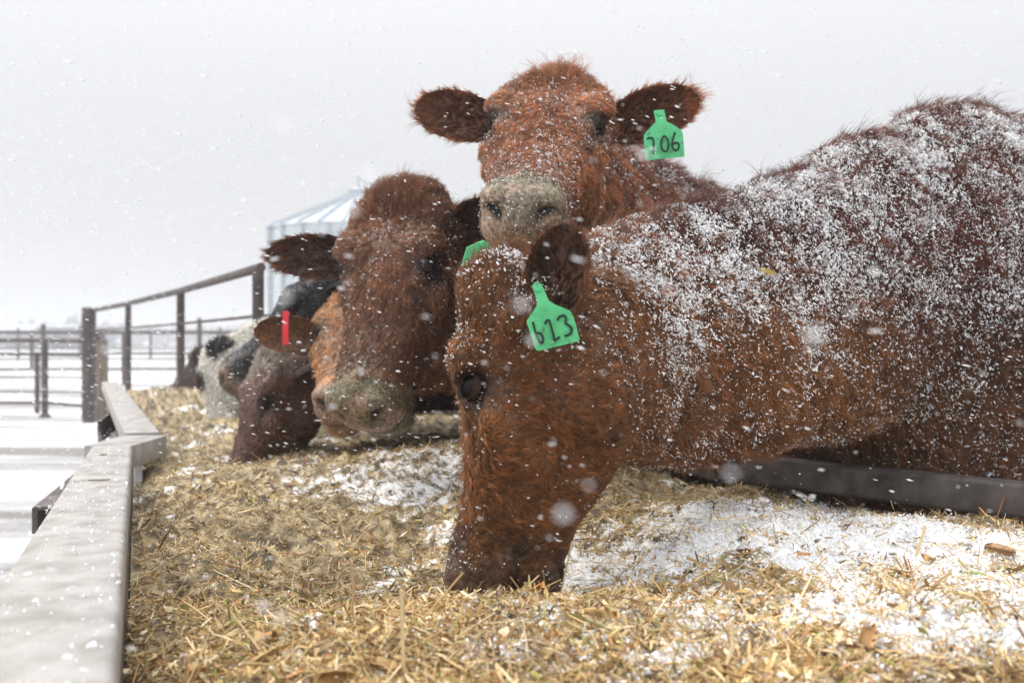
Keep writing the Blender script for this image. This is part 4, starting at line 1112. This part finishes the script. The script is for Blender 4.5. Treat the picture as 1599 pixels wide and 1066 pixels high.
# ------------------------------------------------------------------ fences
def pipe_fence(label, posts, rails, r_post=.045, r_rail=.03, group='pipe fences', cat='fence', name='pipe_fence', m='pipe'):
    root = empty(name, (posts[0][0], posts[0][1], 0), label, cat, group)
    for (x, y, h) in posts:
        mb = MB(); mb.tube([(x, y, -.05), (x, y, h)], r_post, 14)
        mb.build('post', M[m], root, smooth=True)
    for rl in rails:
        pts_, rr = rl[0], (rl[1] if len(rl) > 1 else r_rail)
        mb = MB(); mb.tube(pts_, rr, 12); mb.build('rail', M[m], root, smooth=True)
    return root
def gp(px, d): return (px-799.5)/F*d
p1 = [(gp(403, 4.95), 4.95, 1.35), (gp(282, 7.26), 7.26, 1.35), (gp(200, 9.8), 9.8, 1.35), (gp(146, 12.0), 12.0, 1.35)]
top = [(x, y, 1.36) for x, y, h in p1]
top[0] = (top[0][0]+.02, top[0][1]-.02, 1.36)
pipe_fence('rusty pipe fence with sloping top rail rising behind the feeding cattle', p1, [(top, .024), ([(x, y, 1.12) for x, y, h in p1], .009), ([(p1[0][0], p1[0][1], 1.12), (p1[0][0]+2.2, p1[0][1]-.0, 1.14)], .009)], r_post=.029)
# heavy gate post pair
g0 = empty('gate_post', (gp(136, 12.0), 12.0, 0), 'tall rusty gate post at the corner of the pipe fence', 'post')
mb = MB(); mb.tube([(gp(136, 12.0), 12.0, -.05), (gp(136, 12.0), 12.0, 1.38)], .062, 16); mb.build('post', M['pipe'], g0, smooth=True)
mb = MB(); mb.tube([(gp(136, 12.0), 12.0, 1.38), (gp(136, 12.0), 12.0, 1.395)], [.066, .05], 16); mb.build('cap', M['pipe'], g0)
mb = MB(); mb.tube([(gp(160, 12.4), 12.4, -.05), (gp(160, 12.4), 12.4, 1.0)], [.075, .065], 12)
o = mb.build('wooden_post', M['wood'], smooth=True); tag(o, 'thick weathered wooden post right of the rusty gate post', 'post')
mb = MB(); mb.tube([(gp(152, 12.8), 12.8, -.05), (gp(152, 12.8), 12.8, 1.1)], .045, 12)
o = mb.build('steel_post', M['pipe'], smooth=True); tag(o, 'thin dark steel post tucked behind the weathered wooden post', 'post')
# pen fence to the left
xl = -12.5
pf = pipe_fence('low pipe pen fence with three rails left of the gate post', [(gp(70, 12.9), 12.9, 1.0), (xl+3.2, 13.1, 1.0)],
    [([(xl, 13.2, .99), (gp(70, 12.9), 12.9, 1.0), (gp(135, 12.1), 12.1, .99)], .030), ([(xl, 13.25, .19), (gp(70, 12.95), 12.95, .19), (gp(135, 12.1), 12.1, .20)], .020)], r_post=.040)
mb = MB(); mb.tube([(gp(70, 12.9), 12.9, -.02), (gp(70, 12.9), 12.9, .05)], [.09, .05], 12); mb.build('post_foot', M['pipe'], pf)
pipe_fence('thinner pipe gate behind the low pen fence', [(gp(58, 13.6), 13.6, .84)],
    [([(xl, 13.7, .80), (gp(58, 13.6), 13.6, .81), (gp(132, 13.4), 13.4, .80)], .024), ([(xl, 13.7, .30), (gp(132, 13.4), 13.4, .30)], .013), ([(xl, 13.7, .50), (gp(132, 13.4), 13.4, .50)], .013)], r_post=.034)
# pens further off
for (dd, x0, x1, st_, h, lab) in ((22, -14, -2.5, 1.9, 1.25, 'pipe pen panels across the yard in light haze'), (34, -24, -6, 2.6, 1.3, 'farther row of pen panels fading in haze'), (50, -36, -4, 3.4, 1.5, 'distant pens just below the horizon in haze')):
    ps = []; x = x0
    while x <= x1: ps.append((x, dd+random.uniform(-.4, .4), h*random.uniform(.9, 1.25))); x += st_*random.uniform(.85, 1.15)
    pipe_fence(lab, ps, [([(ps[0][0], dd, hh), (ps[-1][0], dd+1.0, hh)], .028) for hh in (.35, .7, h*.95)], r_post=.07 if dd > 25 else .05)

# ------------------------------------------------------------------ cow standing in the far pen
# ------------------------------------------------------------------ grain bin
bx, by, br = gp(560, 42), 42.0, 3.65
he = 1+170/F*42; ha = 1+229/F*42
binr = empty('grain_bin', (bx, by, 0), 'pale galvanised grain bin with ribbed cone roof behind the cattle', 'grain bin')
V = []; Fq = []; n = 96; rows = 57
for i in range(rows+1):
    z = he*i/rows; rr = br+.022*math.sin(i*math.pi*.999)*1+(.02 if i % 2 else -.02)
    for k in range(n): a = 2*math.pi*k/n; V.append((bx+rr*math.cos(a), by+rr*math.sin(a), z))
for i in range(rows):
    for k in range(n): Fq.append((i*n+k, i*n+(k+1) % n, (i+1)*n+(k+1) % n, (i+1)*n+k))
mesh_np('wall', V, Fq, M['galv'], binr, smooth=True)
mb = MB()
for i in range(20):
    a = 2*math.pi*(i+.5)/20; mb.prism((bx+(br+.05)*math.cos(a), by+(br+.05)*math.sin(a), 0), (bx+(br+.05)*math.cos(a), by+(br+.05)*math.sin(a), he), .06, .10, up=(math.cos(a), math.sin(a), 0))
    mb.build('stiffener', M['rib'], binr); mb = MB()
V = []; Fq = []; n = 24
for i, (rr, zz) in enumerate(((br+.14, he-.02), (br*.62, he+(ha-he)*.42), (br*.30, he+(ha-he)*.73), (.30, ha))):
    for k in range(n): a = 2*math.pi*k/n; V.append((bx+rr*math.cos(a), by+rr*math.sin(a), zz))
for i in range(3):
    for k in range(n): Fq.append((i*n+k, i*n+(k+1) % n, (i+1)*n+(k+1) % n, (i+1)*n+k))
for k in range(n):       # each roof sheet a part, with its raised seam
    vs = []; 
    for i in range(4): vs += [V[i*n+k], V[i*n+(k+1) % n]]
    mb = MB(); mb.add(vs, [(0, 1, 3, 2), (2, 3, 5, 4), (4, 5, 7, 6)]); o = mb.build('roof_panel', M['galv'], binr)
    mb = MB()
    for i in range(3): mb.prism(Vector(V[i*n+k])+Vector((0, 0, .05)), Vector(V[(i+1)*n+k])+Vector((0, 0, .05)), .07, .10)
    mb.build('roof_rib', M['rib'], o)
mb = MB(); mb.tube([(bx, by, ha-.05), (bx, by, ha+.12)], .42, 20); mb.tube([(bx, by, ha+.12), (bx, by, ha+.25)], [.48, .15], 20); mb.build('roof_cap', M['galv'], binr)
mb = MB(); mb.tube([(bx, by, ha+.2), (bx, by, ha+.75)], .05, 8); mb.prism((bx-.1, by, ha+.70), (bx+.75, by, ha+.25), .05, .09); mb.build('fill_pipe', M['rib'], binr)

# ------------------------------------------------------------------ far buildings and trees
def barn(x, y, w_, l, h, label, roofh=1.0):
    r_ = empty('barn', (x, y, 0), label, 'barn', 'far farm buildings')
    mb = MB(); mb.prism((x-w_/2, y, h/2), (x+w_/2, y, h/2), l, h); mb.build('wall', M['far'], r_)
    mb = MB(); mb.add([(x-w_/2-.3, y-l/2-.3, h), (x+w_/2+.3, y-l/2-.3, h), (x+w_/2+.3, y, h+roofh), (x-w_/2-.3, y, h+roofh), (x-w_/2-.3, y+l/2+.3, h), (x+w_/2+.3, y+l/2+.3, h)],
        [(0, 1, 2, 3), (3, 2, 5, 4), (0, 3, 4), (1, 5, 2), (0, 4, 5, 1)]); mb.build('roof', M['farroof'], r_)
    for k in range(max(1, int(w_//5))):
        dx = x-w_/2+2.5+k*5; mb = MB(); mb.prism((dx-1, y-l/2-.03, h*.35), (dx+1, y-l/2-.03, h*.35), .06, h*.65); mb.build('door', M['dark'], r_)
barn(gp(40, 130), 130, 13, 8, 2.2, 'long low farm shed fading in haze at far left', .5)
barn(gp(121, 110), 110, 5.4, 8, 2.4, 'taller grey shed in haze behind the gate post', .35)
barn(gp(-60, 160), 160, 26, 10, 2.8, 'far shed in haze off the left edge', .8)
for k in range(3):
    px = 95+k*9; mb = MB(); x = gp(px, 112); mb.tube([(x, 116, 0), (x, 116, 4.2+.3*k)], .06, 6)
    o = mb.build('pole', M['far'], smooth=True); tag(o, ['thin pole above the taller far shed roof, westernmost', 'middle thin pole above the taller far shed roof', 'tallest thin pole above the taller far shed roof'][k], 'pole', 'poles by the far shed')
# tree belt on the horizon
Tn = 2600; x = rng.uniform(-240, 60, Tn); y = rng.uniform(185, 215, Tn)
hgt = 2.2+3.2*fbm(np.stack([x, y*0, 0*x], 1), .07, 4, 3)
z0 = rng.random(Tn)*hgt; pp = np.stack([x, y, z0], 1)
o = flecks('tree_belt', pp, rng.uniform(.35, 1.1, Tn), m='twigs'); tag(o, 'low bare tree belt along the hazy horizon', 'trees', kind='stuff')

# ------------------------------------------------------------------ falling snow
n = 24000
d = .55+(9-.55)*rng.random(n)**.75; x = (rng.random(n)*1.25-.625)*d; z = CZ+(rng.random(n)*.86-.42)*d
ok = z > .02; p = np.stack([x, d, z], 1)[ok]; n = len(p)
wind = nrm(np.array([[1.0, .0, -.20]])+rng.normal(size=(n, 3))*np.array([[.1, .3, .16]]))
rad = np.clip(np.exp(rng.normal(size=n)*.35)*.00074*(.50+.36*p[:, 1]), .0004, .0024)
o = flecks('falling_snow', p, rad, stretch=(wind, 1.5+rng.random(n)*3.5), m='flake'); tag(o, 'wind driven snowflakes filling the air', 'snow', kind='stuff')
rng = np.random.default_rng(21)
n = 22; d = rng.uniform(.28, .45, n); x = (rng.random(n)*1.0-.42)*d; z = CZ+(rng.random(n)*.55-.32)*d
o = flecks('near_snowflakes', np.stack([x, d, z], 1), rng.uniform(.0010, .0018, n), stretch=(nrm(np.array([[1.0, 0, -.2]])+rng.normal(size=(n, 3))*.1), .6*np.ones(n)), m='flake'); tag(o, 'large soft snowflakes close to the viewer', 'snow', kind='stuff')
